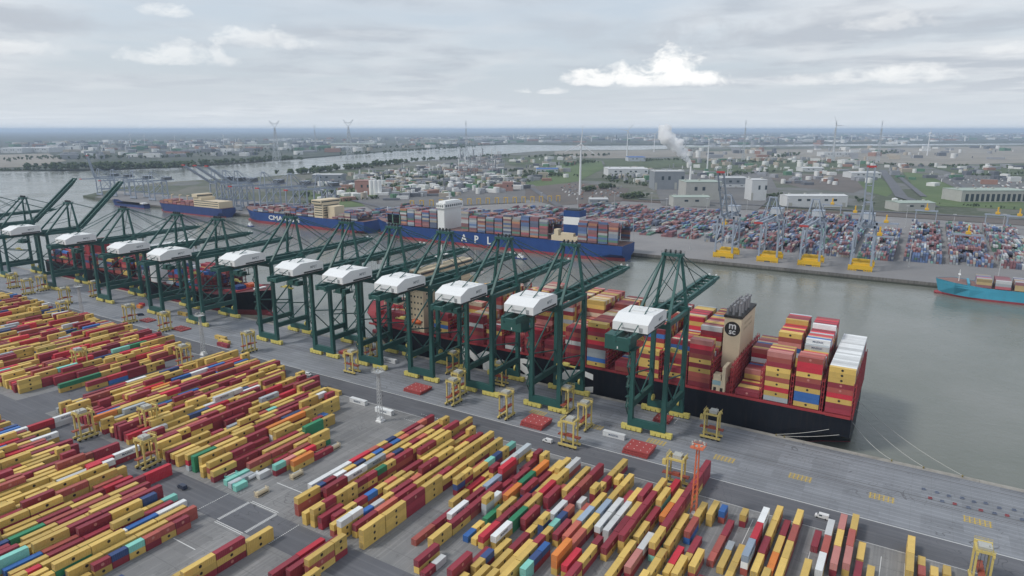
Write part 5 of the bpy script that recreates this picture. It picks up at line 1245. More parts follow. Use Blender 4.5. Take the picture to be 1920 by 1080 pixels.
hatch(-106, 294, 3, 'stack of red hatch covers in front of the first crane'); hatch(-165.5, 294.5, 3, 'stack of red hatch covers in front of the second crane'); hatch(-252, 299, 2, 'red hatch covers lying in front of the fourth crane')
hatch(-498, 300, 1, 'single red hatch cover beside the straddle carrier at left', 14, 9); hatch(-545, 300, 1, 'single red hatch cover beyond the straddle carrier at far left', 12, 8); hatch(-108, 336, 2, 'red hatch covers between the legs of the first crane', 9, 8); hatch(-340, 326, 2, 'red gear stack between the legs of the sixth crane', 10, 6)
# ------------------------------------------------------------------ loose containers on the apron
def loose(x, y, c, rz, lb, size='40', z=.05):
    body, door, logo = container_meshes(c, size); o = thing('shipping_container', lb, 'container', (x, y, z), rz, 'loose containers on the quay')
    link('container_body', body, o); link('door', door, o)
    for lg in logo: link(lg.name.split('.')[0], lg, o)
hp_ = math.pi/2
loose(-287, 268, 'Y', hp_, 'single bright yellow container lying on the quay road'); loose(-263, 265, 'W', hp_, 'white container with red marks left of the light mast'); loose(-240.5, 262.5, 'W', hp_, 'white container right of the light mast'); loose(-117, 302.5, 'W', hp_, 'white lettered container beside the first crane bogies')
loose(-296, 329, 'W', hp_, 'white container under the fifth crane'); loose(-441, 300, 'Y', hp_, 'yellow container on the quay, left of the seventh crane carrier'); loose(-430, 295, 'Y', hp_, 'yellow container directly behind the seventh crane carrier'); loose(-424, 290, 'D', hp_, 'dark red container beside the yellow ones on the quay road')
loose(-403, 262, 'W', hp_, 'white container by the faint light mast of the left block'); loose(-530, 326, 'Y', hp_, 'yellow container below the lower cranes'); loose(-589, 320, 'O', hp_, 'orange container under the lower cranes', '20'); loose(-594, 325, 'R', hp_, 'red container under the lower cranes', '20')
# small hut and box
ht = thing('site_hut', 'small white hut with blue roof on the open concrete', 'hut', (-271, 238, .02)); MB().box(-3.2, -2, 0, 3.2, 2, 2.9).obj('wall', M_white, ht); MB().box(-3.4, -2.2, 2.9, 3.4, 2.2, 3.2).obj('roof', mat('roof_blue', (.05, .16, .42), .5, .08), ht); MB().box(3.2, -.5, .1, 3.24, .5, 2.2).obj('door', M_engine, ht); MB().box(-2, -2.04, 1.2, -.6, -2.0, 2.2).obj('window', M_glass, ht)
hb_ = thing('equipment_box', 'small teal box beside the white hut', 'box', (-264.5, 237.5, .02)); MB().box(-1.2, -1.2, .2, 1.2, 1.2, 2.4).obj('box_body', mat('teal_paint', (.12, .40, .36), .5, .08), hb_); MB().box(-1.3, -1.3, 2.4, 1.3, 1.3, 2.6).obj('lid', M_white, hb_); MB().box(-1.1, -1.1, 0, 1.1, 1.1, .2).obj('skid', M_dark, hb_)
# ------------------------------------------------------------------ tank containers
def make_tank(tank_m, frame_m):
    r = thing('tank_container', '', 'tank container', group='tank containers near the crossing')
    b = MB(); b.tube((0, .35, 1.32), (0, 5.7, 1.32), 1.12, n=18, caps=False); b.tube((0, .05, 1.32), (0, .35, 1.32), .75, 1.12, 18); b.tube((0, 5.7, 1.32), (0, 6.0, 1.32), 1.12, .75, 18); b.obj('tank', tank_m, r)
    f = MB()
    for y in (.06, 5.98):
        for sx in (-1, 1):
            f.bar((sx*1.14, y, 0), (sx*1.14, y, 2.6), .14); f.bar((-sx*1.14, y, .1), (sx*1.14, y, 2.5), .09)
        f.bar((-1.14, y, .08), (1.14, y, .08), .14); f.bar((-1.14, y, 2.52), (1.14, y, 2.52), .14)
    for sx in (-1, 1): f.bar((sx*1.14, .06, .08), (sx*1.14, 5.98, .08), .14)
    f.obj('frame', frame_m, r); MB().box(-.4, 1.2, 2.42, .4, 4.8, 2.5).obj('walkway', M_engine, r)
    return r
M_tankc = mat('tank_cream', (.60, .50, .33), .5, .07, .5); M_tankt = mat('tank_teal', (.16, .47, .42), .5, .06, .5); M_tankw = mat('tank_white', (.72, .73, .72), .4, .05, .5)
pt_ = {'cream': (make_tank(M_tankc, M_tankc), [0]), 'teal': (make_tank(M_tankt, M_tankt), [0]), 'white': (make_tank(M_tankw, M_engine), [0])}
for x, y, k, lb in ((-233.5, 165.5, 'cream', 'lone cream tank container nearest the crossing'), (-232.5, 184, 'cream', 'lone cream tank container in the open, middle of the lane'), (-241.5, 199, 'cream', 'cream tank container, nearest of the left pair beside the block'), (-238, 199.5, 'cream', 'cream tank container, nearest in the line of three'), (-241.5, 205.8, 'cream', 'cream tank container, farthest of the left pair'),
                    (-238, 206.4, 'cream', 'cream tank container, middle of the line of three'), (-238, 213, 'cream', 'cream tank container, farthest in the line of three'), (-256.5, 167.2, 'teal', 'teal tank container at the road edge, left of three'), (-248.5, 164.5, 'teal', 'teal tank container at the road edge, right of three'), (-248.6, 172.5, 'white', 'white tank container behind the teal ones')):
    p_, u_ = pt_[k]; place(p_, bool(u_[0]), (x, y, .03), 0, lb); u_[0] = 1
# ------------------------------------------------------------------ light masts
def mast(x, y, h, lb, m, base_m):
    t = thing('light_mast', lb, 'light mast', (x, y, 0)); b = MB(); w0, w1 = 1.1, .45
    for sx in (-1, 1):
        for sy in (-1, 1): b.bar((sx*w0, sy*w0, .8), (sx*w1, sy*w1, h), .28)
    n = 14
    for i in range(n):
        a, c = i/n, (i+1)/n; wa = w0+(w1-w0)*a; wc = w0+(w1-w0)*c; za, zc = .8+(h-.8)*a, .8+(h-.8)*c
        for sx in (-1, 1): b.bar((sx*wa, -wa, za), (sx*wc, wc, zc), .14); b.bar((-wa, sx*wa, za), (wc, sx*wc, zc), .14)
    b.obj('lattice_tower', m, t); MB().box(-1.9, -1.9, 0, 1.9, 1.9, .8).box(-1.4, -1.4, .8, 1.4, 1.4, 2.2).obj('foundation', base_m, t)
    b = MB(); b.box(-2.6, -2.6, h, 2.6, 2.6, h+.18); rails(b, (-2.6, -2.6, h+.2), (2.6, -2.6, h+.2), 1, 3); rails(b, (-2.6, 2.6, h+.2), (2.6, 2.6, h+.2), 1, 3); b.obj('platform', m, t)
    for i in range(8):
        a = i*math.pi/4; MB().cbox((2.5*math.cos(a), 2.5*math.sin(a), h+1.5), (.5, .9, .7), 0, a).obj('floodlight', M_engine, t)
M_mast = mat('mast_grey', (.45, .46, .46), .5, .08, .5); M_masto = mat('mast_orange', (.62, .15, .06), .5, .08, .5)
mast(-241, 253, 29, 'tall pale lattice light mast on the open concrete', M_mast, M_white); mast(-65.5, 250.5, 32, 'tall orange lattice light mast at the corner of the centre block', M_masto, M_white); mast(-426, 271, 29, 'pale light mast by the quay road at the cross road', M_mast, M_white); mast(-594, 272.5, 29, 'pale light mast by the quay road at the far left block', M_mast, M_white)
# ------------------------------------------------------------------ lashing bins and cones at the right end of the apron
r9 = random.Random(21); M_bin = mat('bin_blue', (.17, .20, .27), .6, .1); M_binr = mat('bin_red', (.34, .10, .11), .6, .1)
for i in range(18):
    row = i % 2; x = 16+i*2.3+r9.uniform(-.4, .4); y = 326-row*6.5+r9.uniform(-.8, .8)
    t = thing('lashing_bin', '%s lashing bin, %s in the line %s the quay edge at right' % ('red' if i % 4 == 1 else 'blue grey', ordinal(i//2+1), 'nearer' if not row else 'farther from'), 'bin', (x, y, .03), r9.uniform(0, .3), 'lashing bins on the apron')
    m = M_binr if i % 4 == 1 else M_bin
    t.scale = (.8, .8, .8); b = MB(); b.box(-.9, -.55, .15, .9, .55, .22)
    for a, c in (((-.9, -.55), (.9, -.5)), ((-.9, .5), (.9, .55)), ((-.9, -.5), (-.85, .5)), ((.85, -.5), (.9, .5))): b.box(*a, .22, *c, .95)
    b.obj('bin_body', m, t); MB().box(-.85, -.4, 0, -.6, .4, .15).box(.6, -.4, 0, .85, .4, .15).obj('skid', M_dark, t)

# ------------------------------------------------------------------ service vans on the quay
M_van = mat('van_white', (.68, .68, .67), .35, .04, .8); M_vand = mat('van_dark', (.03, .04, .07), .35, .05, .8)
def make_van(m):
    r = thing('service_van', '', 'van', group='service vehicles on the quay')
    MB().prism([(.45, -2.6), (.45, 2.6), (1.15, 2.6), (1.35, 1.7), (2.15, 1.1), (2.2, -2.6)], -.95, .95, axis='y').obj('body', m, r)
    for x in (-1.6, 1.7):
        for y in (-.98, .8): MB().tube((x, y, .36), (x, y+.18, .36), .36, n=12).obj('wheel', M_tyre, r)
    MB().box(-.2, -.97, 1.3, 1.0, .97, 1.9).obj('side_window', M_glass, r); MB().bar((1.42, 0, 1.75), (1.44, 0, 1.78), 1.6, .7).obj('windscreen', M_glass, r)
    for y in (-.7, .7): MB().box(2.6, y-.15, .8, 2.64, y+.15, 1.0).obj('headlight', M_print, r)
    return r
for x, y, rz, m, lb in ((-566, 306, 1.0, M_vand, 'dark van on the quay road below the lower cranes'), (-150, 279, 3.1, M_van, 'white van driving on the quay road in front of the second crane'), (-330, 281, .05, M_van, 'white van on the quay road above the left block'), (-20, 278, 3.1, M_van, 'white van on the quay road at right'), (-268, 153, 3.1, M_vand, 'dark van on the yard road near the crossing')):
    o = make_van(m); o.location = (x, y, .02); o.rotation_euler = (0, 0, rz); o['label'] = lb

# ------------------------------------------------------------------ grey cranes on the far quay (water towards -y)
M_gcr = mat('crane_grey_blue', (.30, .345, .41), .5, .08, .2); M_gyel = mat('crane_base_yellow', (.68, .42, .02), .5, .08, .3); M_gdark = mat('crane_machinery', (.10, .11, .12), .6, .1)
def make_grey(boom, yellow=True, legs_h=52.0, col=None):
    col = col or M_gcr
    r = thing('gantry_crane', '', 'crane', group='cranes on the far quay'); g, w, z = 32.0, 10.5, legs_h
    for y in (0, g):
        b = MB(); b.box(-12.5, y-1.4, 1.6, 12.5, y+1.4, 6.4); o = b.obj('base_beam', M_gyel if yellow else col, r)
        for sx in (-1, 1):
            k = MB()
            for i in range(4): k.box(sx*8-4.6+i*2.4, y-1.0, 0, sx*8-2.8+i*2.4, y+1.0, 1.6)
            k.obj('bogie', M_gyel if yellow else M_gdark, o)
        if yellow: MB().box(-11, y-2.0+(3 if y == 0 else 0), 6.4, 11, y+1.0+(3 if y == 0 else 0), 8.6).obj('equipment_box', M_gyel, r)
        for sx in (-1, 1): MB().bar((sx*w, y, 6.4), (sx*w*.93, y, z), 2.0, 2.0).obj('leg', col, r)
        MB().bar((-w, y, z-1.2), (w, y, z-1.2), 2.0, 3.0).obj('cross_beam', col, r)
    for sx in (-1, 1):
        MB().bar((sx*w, 0, 18), (sx*w, g, 18), 1.4, 2.0).obj('portal_beam', col, r); MB().bar((sx*w, 1, 20), (sx*w, g-1, z-4), 1.0).obj('brace', col, r); MB().bar((sx*w, g-1, 20), (sx*w, g*.5, z-2), .9).obj('brace', col, r)
        MB().bar((sx*3.4, -6, z+1.6), (sx*3.4, g+22, z+1.6), 1.4, 2.8).obj('girder', col, r)
        MB().bar((sx*7.5, 0, z), (sx*3.6, 3, z+26), 1.2).obj('a_frame_leg', col, r); MB().bar((sx*7.5, g, z), (sx*3.6, 5, z+25), .9).obj('a_frame_leg', col, r)
        MB().bar((sx*3.4, 4, z+26), (sx*3.4, g+20, z+3), .45).obj('backstay', col, r)
        a = R(boom); q = (sx*3.4, -6-64*math.cos(a), z+1.6+64*math.sin(a)); MB().bar((sx*3.4, -6, z+1.6), q, 1.4, 2.4).obj('boom_girder', col, r)
        MB().bar((sx*3.4, 4, z+26), (sx*3.4, -6-40*math.cos(a), z+2.6+40*math.sin(a)), .4).obj('forestay', col, r)
    a = R(boom); b = MB()
    for k in range(7): c = (-6-(6+k*9.5)*math.cos(a), z+1.6+(6+k*9.5)*math.sin(a)); MB().bar((-3.4, *c), (3.4, *c), .8).obj('boom_tie', col, r)
    c = (-6-64.5*math.cos(a), z+1.6+64.5*math.sin(a)); MB().bar((-4.6, *c), (4.6, *c), 2.2, 2.2).obj('boom_tip', M_redp, r)
    MB().bar((-4.5, 4, z+26), (4.5, 4, z+26), 1.6, 1.4).obj('apex_beam', col, r)
    h = MB().box(-6.5, g-2, z+3.2, 6.5, g+16, z+9.5).obj('machinery_house', M_gdark if not yellow else mat('house_grey', (.50, .52, .54), .5, .05), r)
    MB().box(-6.7, g-2.2, z+9.5, 6.7, g+16.2, z+10.0).obj('roof', col, h)
    return r
FC = ((58, (-206, 'grey crane with yellow base and red tipped half raised boom')), (2, (-153, 'grey crane with yellow base, second from left on the far right quay')), (2, (-106, 'grey crane with yellow base, third from left on the far right quay')), (84, (-52, 'grey crane with boom raised upright, rightmost on the far quay')))
pr_ = {}
def put(key, mk, loc, rz, lb, sz=None):
    u = key in pr_
    if not u: pr_[key] = mk()
    return place(pr_[key], u, loc, rz, lb, sz)
for bm, (x, lb) in FC: put(('g', bm), lambda: make_grey(bm), (x, 842, .25), 0, lb)
for x, y, bm, lb in ((-1232, 845, 34, 'grey crane with inclined boom, left of the trio by the dark blue ship'), (-1196, 845, 34, 'grey crane with inclined boom, middle of the trio by the dark blue ship'), (-1160, 845, 34, 'grey crane with inclined boom, right of the trio by the dark blue ship'), (-1080, 845, 2, 'grey crane with level boom over the dark blue ship bow'), (-1005, 845, 2, 'grey crane with level boom over the dark blue ship, middle one'), (-930, 845, 2, 'grey crane with level boom over the dark blue ship bridge'),
                     (-1720, 870, 80, 'pale crane with upright boom at the tip of the far quay'), (-1660, 872, 2, 'pale crane with level boom, second from the far quay tip'), (-1570, 868, 2, 'pale crane with level boom, third from the far quay tip'), (-1490, 866, 2, 'pale crane with level boom, fourth from the far quay tip')):
    put(('n', bm), lambda: make_grey(bm, False), (x, y, .25), 0, lb, (1, 1, .82) if x < -1400 else None)
# ------------------------------------------------------------------ far stacking blocks, one heap of containers each, with yellow stacking cranes
r7 = random.Random(17)
def block(nm, lb, x0, x1, y0, y1, hts, cols, fillp=.92):
    b = MB(); x = x0; ix = 0; plan = {}
    while x < x1:
        y = y0; iy = 0
        while y < y1:
            key = (ix//3, iy//2)
            if key not in plan: plan[key] = (r7.choice(hts), r7.choice(cols), r7.random() < fillp)
            h, main, on = plan[key]
            if on:
                h = max(1, h-(r7.random() < .25))
                for t in range(h):
                    if t < h-1 and y > y0+14 and x > x0+3 and x < x1-3.5 and r7.random() < .6: continue
                    b.tone = r7.random(); b.box(x, y, .3+t*TIER, x+2.44, y+12.19, .3+t*TIER+CHT, PK.index(main if r7.random() < .5 else r7.choice(cols)), bottom=False)
            y += 12.6; iy += 1
        x += 2.85; ix += 1
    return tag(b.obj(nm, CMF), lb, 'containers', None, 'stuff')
MIX = 'DDDDMMMNNNNBBGWETLC'
for i, (x0, x1, ya, yb_, lb) in enumerate(((-262, -228, 955, 1310, 'behind the first grey crane'), (-214, -172, 925, 1330, 'between the first and second grey crane'), (-164, -122, 925, 1330, 'behind the second grey crane'), (-114, -74, 925, 1330, 'behind the third grey crane'), (-62, -24, 925, 1180, 'behind the upright boom crane'), (-12, 27, 935, 1290, 'right of the upright boom crane'), (36, 77, 940, 1300, 'second right of the upright boom crane'), (86, 126, 945, 1310, 'third right of the upright boom crane'), (150, 190, 930, 1250, 'at the right edge'), (200, 260, 900, 1250, 'beyond the right edge'))):
    block('container_stack_block', 'block of mixed containers in the far yard '+lb, x0, x1, ya, yb_, (2, 3, 3, 4, 4), MIX if i not in (5, 7) else MIX+'WWWG', .85)
for x0, x1, ya, yb_, lb in ((-700, -470, 905, 1190, 'behind the white bridge of the blue ship'), (-450, -280, 965, 1200, 'behind the blue and white funnel'), (-930, -715, 880, 1080, 'between the two far blue ships'), (-1190, -960, 885, 955, 'behind the dark blue ship'), (-600, -330, 1160, 1300, 'low rows farther behind the blue ship')):
    block('container_yard', 'broad yard of low mixed containers '+lb, x0, x1, ya, yb_, (1, 2, 2, 3), MIX+'DDM', .62)
def make_asc():
    r = thing('stacking_crane', '', 'crane', group='yellow stacking cranes in the far yard'); m = mat('asc_yellow', (.66, .40, .03), .5, .08, .3)
    for sx in (-1, 1):
        MB().box(sx*15-.8, -6, .6, sx*15+.8, 6, 2.0).obj('base_beam', m, r)
        for y in (-4.5, 4.5): MB().bar((sx*15, y, 2), (sx*15, y*.6, 21), 1.0).obj('leg', M_gcr, r)
    for y in (-3, 3): MB().box(-17, y-.8, 20.5, 17, y+.8, 22.5).obj('girder', M_gcr, r)
    MB().box(-3, -4, 22.5, 3, 4, 26).box(-1, -1, 26, 1, 1, 34).obj('trolley', m, r)
    return r
for x, y, lb in ((-242, 985, 'yellow stacking crane behind the first grey crane'), (-193, 1110, 'yellow stacking crane between the first two grey cranes'), (-94, 1240, 'yellow stacking crane at the far end behind the third grey crane'), (-43, 985, 'yellow stacking crane near the upright boom crane'), (-43, 1130, 'yellow stacking crane behind the upright boom crane'), (56, 1060, 'tall yellow stacking crane in the middle of the right blocks'), (7, 1345, 'yellow stacking crane pair at the rear of the right blocks'), (106, 1340, 'yellow stacking crane at the rear, farther right'), (134, 1330, 'yellow stacking crane at the rear, farthest right'), (-142, 1360, 'yellow stacking crane at the rear behind the second grey crane')):
    put('asc', make_asc, (x, y, .25), 0, lb)
# thin light masts over the far terminal
for i, (x, y) in enumerate([(-640+j*62, 1150+(j*37) % 130) for j in range(14)]+[(-600+j*85, 880+(j*23) % 30) for j in range(9)]):
    t = thing('terminal_light_mast', 'thin light mast in the far yard, %s of the %s row counted from the left' % (ordinal(i+1 if i < 14 else i-13), 'rear' if i < 14 else 'front'), 'light mast', (x, y, .25), 0, 'light masts in the far yard')
    MB().tube((0,0,0), (0,0,36), .55, .3, 7).obj('pole', M_mast, t); MB().box(-2, -2, 36, 2, 2, 36.6).obj('lamp_ring', M_mast, t); MB().box(-.9, -.9, 0, .9, .9, 1.2).obj('footing', M_mast, t)
# yellow stacked row behind the blue ship
for i in range(17):
    x = -905+i*13.0; y = 1075+i*16.0
    t = thing('yellow_frame', 'yellow steel frame, %s from the left in the row behind the blue ship' % ordinal(i+1), 'frame', (x, y, .3), .2, 'yellow frames behind the blue ship'); m = mat('frame_yellow', (.55, .36, .06), .6, .1)
    b = MB()
    for sx in (-4, 4): MB().box(sx-.6, -1, 0, sx+.6, 1, 12).obj('post', m, t)
    MB().box(-4.6, -1.2, 12, 4.6, 1.2, 13.5).obj('top_beam', m, t)
# ------------------------------------------------------------------ buildings on the far land
WALL = {'wall_white': ((.58, .59, .59), (.55, .56, .56)), 'wall_cream': ((.40, .40, .37), (.33, .39, .34)), 'wall_dark': ((.24, .26, .28), (.45, .46, .46)), 'wall_rust': ((.36, .20, .17), (.30, .17, .15)), 'wall_blue': ((.45, .48, .52), (.05, .13, .36))}
for kind, lb, x, y, w, d, h, rz, wm_ in BUILDINGS:
    t = thing(kind, lb, 'building', (x, y, 0), rz); a, c = WALL[wm_]; mw = mat(wm_, a, .8, .1, .05); mr = mat(wm_+'_roof', c, .8, .1, .05)
    MB().box(-w/2, -d/2, 0, w/2, d/2, h).obj('wall', mw, t)
    rf = MB()
    if kind in ('warehouse', 'factory') and w > d*.8 and h < 40:
        n = max(1, int(d//45))
        for i in range(n):
            a0, a1 = -d/2+i*d/n, -d/2+(i+1)*d/n; rf.prism([(a0-.3, h), (a1+.3, h), (a1+.3, h+.5), ((a0+a1)/2, h+3), (a0-.3, h+.5)], -w/2-.4, w/2+.4, axis='x')
    else: rf.box(-w/2-.4, -d/2-.4, h, w/2+.4, d/2+.4, h+1.2)
    ro = rf.obj('roof', mr, t)
    for k in range(max(2, int(w/40))): MB().cbox((-w*.4+k*w*.8/max(1, int(w/40)), d*.1, h+3.2), (4, 4, 3.0)).obj('roof_unit', M_engine, ro)
    if kind == 'colonnade_building':
        n = 12
        for k in range(n): cx = -w*.42+k*w*.84/(n-1); MB().box(cx-w*.022, -d/2-.25, h*.08, cx+w*.022, -d/2-.02, h*.72).obj('opening', M_glass, t)
    else:
        n = max(3, int(w/16))
        for k in range(n):
            cx = -w*.44+k*w*.88/(n-1); MB().box(cx-w*.2/n, -d/2-.2, h*.55 if k % 3 else .2, cx+w*.2/n, -d/2-.02, h*.75 if k % 3 else h*.4).obj('window' if k % 3 else 'loading_door', M_glass if k % 3 else M_engine, t)
for i, (x, y, r_, h) in enumerate(TANKS):
    t = thing('storage_tank', '%s storage tank, %s among those behind the blue ship' % ('tall slim white' if h > 25 else 'round white', ordinal(i+1)), 'tank', (x, y, 0), 0, 'tanks behind the blue ship')
    MB().tube((0,0,0), (0,0,h), r_, n=20, caps=False).obj('shell', M_white, t); MB().tube((0,0,h), (0,0,h+r_*.25), r_*1.01, r_*.1, 20).obj('roof', mat('tank_roof', (.6, .6, .6), .6, .05), t)
    b = MB()
    for k in range(10): b.bar((math.cos(k*.35)*(r_+.5), math.sin(k*.35)*(r_+.5), h*k/10), (math.cos(k*.35+.35)*(r_+.5), math.sin(k*.35+.35)*(r_+.5), h*(k+1)/10), .5)
    b.obj('stair', M_engine, t)
# ------------------------------------------------------------------ wind turbines
M_turb = mat('turbine_white', (.74, .75, .76), .4, .03, .1)
TL = ('tall white wind turbine standing behind the blue ship, nearest of all', 'white wind turbine right of the nearest one', 'distant wind turbine left of the steam plume', 'wind turbine just right of the steam plume', 'distant tall wind turbine behind the second grey crane', 'distant wind turbine at the right above the sand field', 'short wind turbine by the green-roofed factory', 'low wind turbine on the scrub, left one', 'low wind turbine on the scrub, right one', 'far wind turbine left of the pylons', 'far wind turbine at left, first of three', 'far wind turbine at left, second of three', 'far wind turbine at left, third of three')
for i, (x, y, h) in enumerate(TURBINES):
    t = thing('wind_turbine', TL[i], 'wind turbine', (x, y, 0), R(25+i*7), 'wind turbines on the far land'); s = h/120.0
    MB().tube((0,0,0), (0,0,h), 3.0*s, 1.6*s, 14).obj('tower', M_turb, t); na = MB().box(-1.9*s, -3.4*s, h, 1.9*s, 6.5*s, h+3.8*s).obj('nacelle', M_turb, t)
    MB().tube((0, -6*s, h+1.9*s), (0, -3.4*s, h+1.9*s), .6*s, 1.9*s, 12).obj('hub', M_turb, na)
    L_ = 44*s; a0 = {0: 5, 1: 40}.get(i, i*23)
    for k in range(3):
        a = R(a0+k*120); d = Vector((math.sin(a), 0, math.cos(a))); p0 = Vector((0, -4.6*s, h+1.9*s)); n_ = Vector((math.cos(a), 0, -math.sin(a))); b = MB(); secs = ((0, .9, .9), (.15, 1.9, .6), (.5, 1.2, .35), (1, .25, .1)); vs = []
        for f_, c_, th in secs:
            q = p0+d*L_*f_
            for u, v in ((-1, -1), (1, -1), (1, 1), (-1, 1)): vs.append(q+n_*(u*c_*s*.8)+Vector((0, v*th*s, 0)))
        b._add(vs, [(j*4+e, j*4+(e+1) % 4, j*4+4+(e+1) % 4, j*4+4+e) for j in range(3) for e in range(4)]+[(12, 13, 14, 15)]); b.obj('blade', M_turb, t)
# ------------------------------------------------------------------ pylons
M_pyl = mat('pylon_steel', (.46, .49, .52), .6, .05)
PL = ('giant lattice pylon left of the centre, left one of the pair', 'giant lattice pylon left of the centre, right one of the pair', 'faint far pylon near the middle of the horizon', 'faint far pylon above the steam plume', 'faint far pylon behind the second grey crane', 'faint far pylon right of the middle of the sand field', 'faint far pylon between the giant pair')
for i, (x, y, h) in enumerate(PYLONS):
    t = thing('lattice_pylon', PL[i], 'pylon', (x, y, 0), R(30)); big = i < 2; w0, w1 = h*(.085 if big else .03), h*.010; b = MB(); th = h*(.0075 if big else .005)
    for sx in (-1, 1):
        for sy in (-1, 1): b.bar((sx*w0, sy*w0, 0), (sx*w1, sy*w1, h*.82), th)
    n = 9
    for k in range(n):
        a, c = k/n, (k+1)/n; wa, wc = w0+(w1-w0)*a, w0+(w1-w0)*c
        for sx in (-1, 1): b.bar((-wa, sx*wa, h*.82*a), (wc, sx*wc, h*.82*c), th*.55); b.bar((sx*wa, -wa, h*.82*a), (sx*wc, wc, h*.82*c), th*.55); b.bar((wa, sx*wa, h*.82*a), (-wc, sx*wc, h*.82*c), th*.55)
    b.obj('tower', M_pyl, t)
    for sx in (-1, 1):
        b = MB(); ax = h*(.13 if big else .012); b.bar((0, 0, h*.82), (sx*ax, 0, h), th); b.bar((0, 0, h*.90), (sx*ax, 0, h), th*.7); b.obj('arm', M_pyl, t)
    MB().bar((-h*(.10 if big else .02), 0, h*.925), (h*(.10 if big else .02), 0, h*.925), th*.8).obj('cross_arm', M_pyl, t)
# ------------------------------------------------------------------ woods: tree belts seen as one mass each
M_leafs = [mat('foliage_dark', (.035, .058, .028), .9, .2, .05), mat('foliage_mid', (.058, .088, .036), .9, .2, .05), mat('foliage_light', (.085, .115, .05), .9, .2, .05)]
rb_ = random.Random(33)
BELT_L = ['belt of dark trees '+t for t in ('along the far river bank at left', 'along the far river bank left of the pylons', 'on the near river shore behind the far cranes', 'on the near river shore behind the process plant', 'at the river shore left of the nearest turbine', 'just right of the nearest turbine foot', 'as a square clump right of the nearest turbine', 'behind the brown red block', 'on the grass left of the nearest turbine', 'along the scrub in front of the sand fields', 'beside the grey plant building', 'along the edge of the sand field at right', 'along the grass by the colonnade building', 'beside the storage tanks', 'at the left edge of the far bank', 'along the far river bank in the centre', 'as a clump in the sand field, left one', 'as a clump in the sand field, right one', 'behind the dark blue ship', 'beside the tall white block', 'behind the parked trucks', 'below the steam plume by the river', 'scattered over the land behind the far quay', 'scattered beside the earth lot', 'scattered on the grass strip', 'scattered round the grey plant', 'scattered round the cream factory', 'beside the low pale building by the railway', 'scattered over the far bank at left', 'scattered over the far bank in the centre')]
for bi, (pl, n, h, sp) in enumerate(BELTS):
    b = MB(); seg = [(Vector((*pl[i], 0)), Vector((*pl[i+1], 0))) for i in range(len(pl)-1)]
    for k in range(n):
        p, q = rb_.choice(seg); c = p.lerp(q, rb_.random())+Vector((rb_.gauss(0, sp*.5), rb_.gauss(0, sp*.5), 0)); hh = h*rb_.uniform(.6, 1.25)
        b.tube((c.x, c.y, 0), (c.x, c.y, hh*.5), hh*.03, hh*.02, 5, 3)
        random.seed(rb_.random())
        for j in range(9):
            a = rb_.uniform(0, 6.28); rr = hh*rb_.uniform(.05, .34)
            b.blob((c.x+math.cos(a)*rr, c.y+math.sin(a)*rr, hh*rb_.uniform(.3, .88)), hh*rb_.uniform(.13, .26), rb_.choice((0, 0, 1, 1, 2)), .38, .85)
    tag(b.obj('woodland', M_leafs+[mat('bark', (.09, .07, .05), .9, .1)]), BELT_L[bi], 'trees', None, 'stuff')
# ------------------------------------------------------------------ distant works too small to tell apart
cm = [mat('works_white', (.68, .68, .66), .7, .1, .02), mat('works_grey', (.30, .31, .33), .7, .1, .02), mat('works_dark', (.13, .14, .16), .7, .1, .02), mat('works_rust', (.32, .18, .14), .7, .1, .02), mat('works_tan', (.42, .37, .30), .7, .1, .02), mat('works_green', (.09, .20, .12), .7, .1, .02)]
rc_ = random.Random(44)
CL = ('far bank works and white tanks at left', 'far bank works in the middle', 'distant refinery skyline along the right horizon', 'distant tanks and columns above the sand fields', 'process plant behind the container yard', 'tall pipe racks and columns of the process plant', 'sheds and stored goods behind the far quay', 'sheds around the green roofed factory', 'plant units left of the steam plume', 'rows of parked trucks at right', 'parked trailers on the earth lot', 'sheds, racks and pipes behind the blue ship', 'low sheds left of the nearest turbine', 'works around the white sheds on the earth field', 'low works along the scrub belt', 'scattered stores over the sand fields', 'low works right of the straight road')
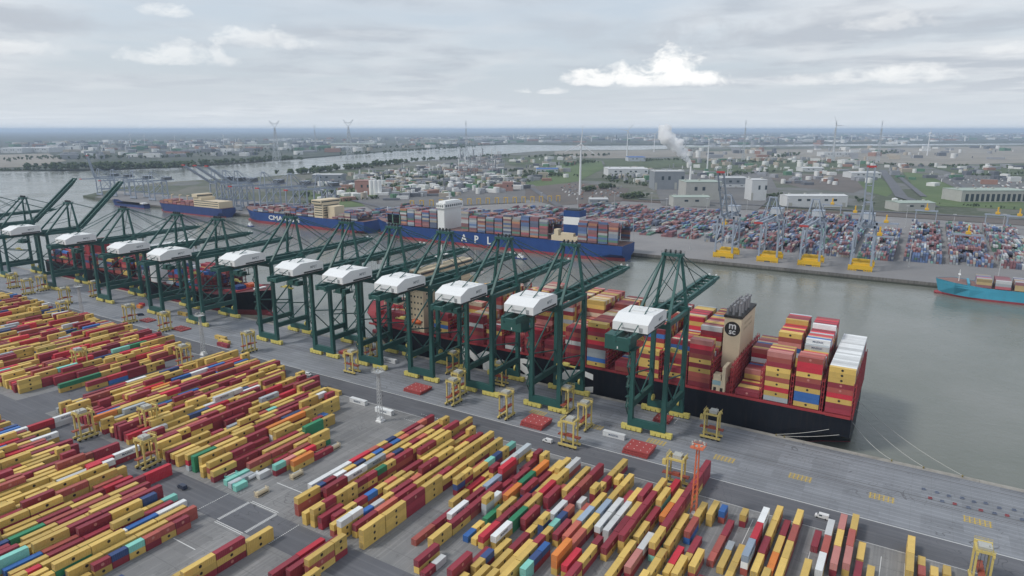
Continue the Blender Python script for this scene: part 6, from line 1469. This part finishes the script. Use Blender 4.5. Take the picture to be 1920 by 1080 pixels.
for ci, (q, n, hm) in enumerate(CLUTTER):
    b = MB(); A_, B_, C_, D_ = (Vector((*p, 0)) for p in q); dist = ((A_+C_)/2).length; k_ = max(1.0, dist/2500)
    for i in range(n):
        u, v = rc_.random(), rc_.random(); c = A_.lerp(B_, u).lerp(D_.lerp(C_, u), v); kind = rc_.random(); rz = rc_.choice((.1, .55, .6, 1.2))
        if hm <= 4: b.cbox((c.x, c.y, 1.9), (2.6, rc_.choice((6, 12)), 3.6), rc_.choice((0, 0, 1, 2, 3)), .2)
        elif kind < .5: h = rc_.uniform(5, 13)*min(k_, 2.2); b.cbox((c.x, c.y, h/2), (rc_.uniform(10, 42)*k_, rc_.uniform(8, 24)*k_, h), rc_.choice((0, 0, 1, 1, 2, 2, 4, 3, 5)), rz)
        elif kind < .75: h = rc_.uniform(7, 15)*min(k_, 2); rr = rc_.uniform(4, 10)*k_; b.tube((c.x, c.y, 0), (c.x, c.y, h), rr, n=12, mi=rc_.choice((0, 0, 4, 1)))
        else: h = hm*rc_.uniform(.5, 1.3)*(1.0 if dist < 3500 else 1.6); b.tube((c.x, c.y, 0), (c.x, c.y, h), rc_.uniform(.8, 2.2)*k_, n=8, mi=rc_.choice((0, 1, 2, 1)))
    if ci == 5:
        for i in range(30):
            u, v = rc_.random(), rc_.random(); c = A_.lerp(B_, u).lerp(D_.lerp(C_, u), v); w = rc_.uniform(12, 30); h = rc_.uniform(15, 40)
            for sx in (0, 1):
                for sy in (0, 1): b.bar((c.x+sx*w, c.y+sy*w*.6, 0), (c.x+sx*w, c.y+sy*w*.6, h), 1.0, 1.0, 1)
            for zz in range(6, int(h), 6): b.box(c.x, c.y, zz, c.x+w, c.y+w*.6, zz+.8, rc_.choice((1, 2, 3)))
    tag(b.obj('distant_works', cm), CL[ci], 'industry', None, 'stuff')
# ------------------------------------------------------------------ steam plume over its chimney
sx_, sy_ = -600.0, 1990.0
ch = thing('chimney', 'slim pale chimney giving off the white steam plume', 'chimney', (sx_, sy_, 0)); MB().tube((0,0,0), (0,0,52), 3.2, 2.4, 14).obj('shaft', M_white, ch); MB().tube((0,0,52), (0,0,53), 2.7, 2.7, 14).obj('rim', M_engine, ch); MB().box(-7, -6, 0, 7, 6, 12).obj('base_house', M_engine, ch)
b = MB(); rp = random.Random(8); random.seed(5)
for k in range(34):
    f_ = k/33.0; c = Vector((sx_, sy_, 54))+Vector((-62*f_-20*f_*f_, -10*f_, 92*f_)); rad = 3.0+20*f_**.8
    for j in range(2 if f_ < .3 else 3): b.blob((c.x+rp.gauss(0, rad*.35), c.y+rp.gauss(0, rad*.35), c.z+rp.gauss(0, rad*.3)), rad*rp.uniform(.55, .9), 0, .25, 1.0)
sm_ = bpy.data.materials.new('steam'); sm_.use_nodes = True; sm_.node_tree.nodes.clear(); so_ = sm_.node_tree.nodes.new('ShaderNodeOutputMaterial'); sv = sm_.node_tree.nodes.new('ShaderNodeVolumePrincipled'); sv.inputs['Color'].default_value = (.97, .97, .97, 1); sv.inputs['Density'].default_value = .2; sm_.node_tree.links.new(sv.outputs[0], so_.inputs['Volume'])
tag(b.obj('steam_plume', sm_), 'white steam plume drifting up and left from the chimney', 'steam', None, 'stuff')
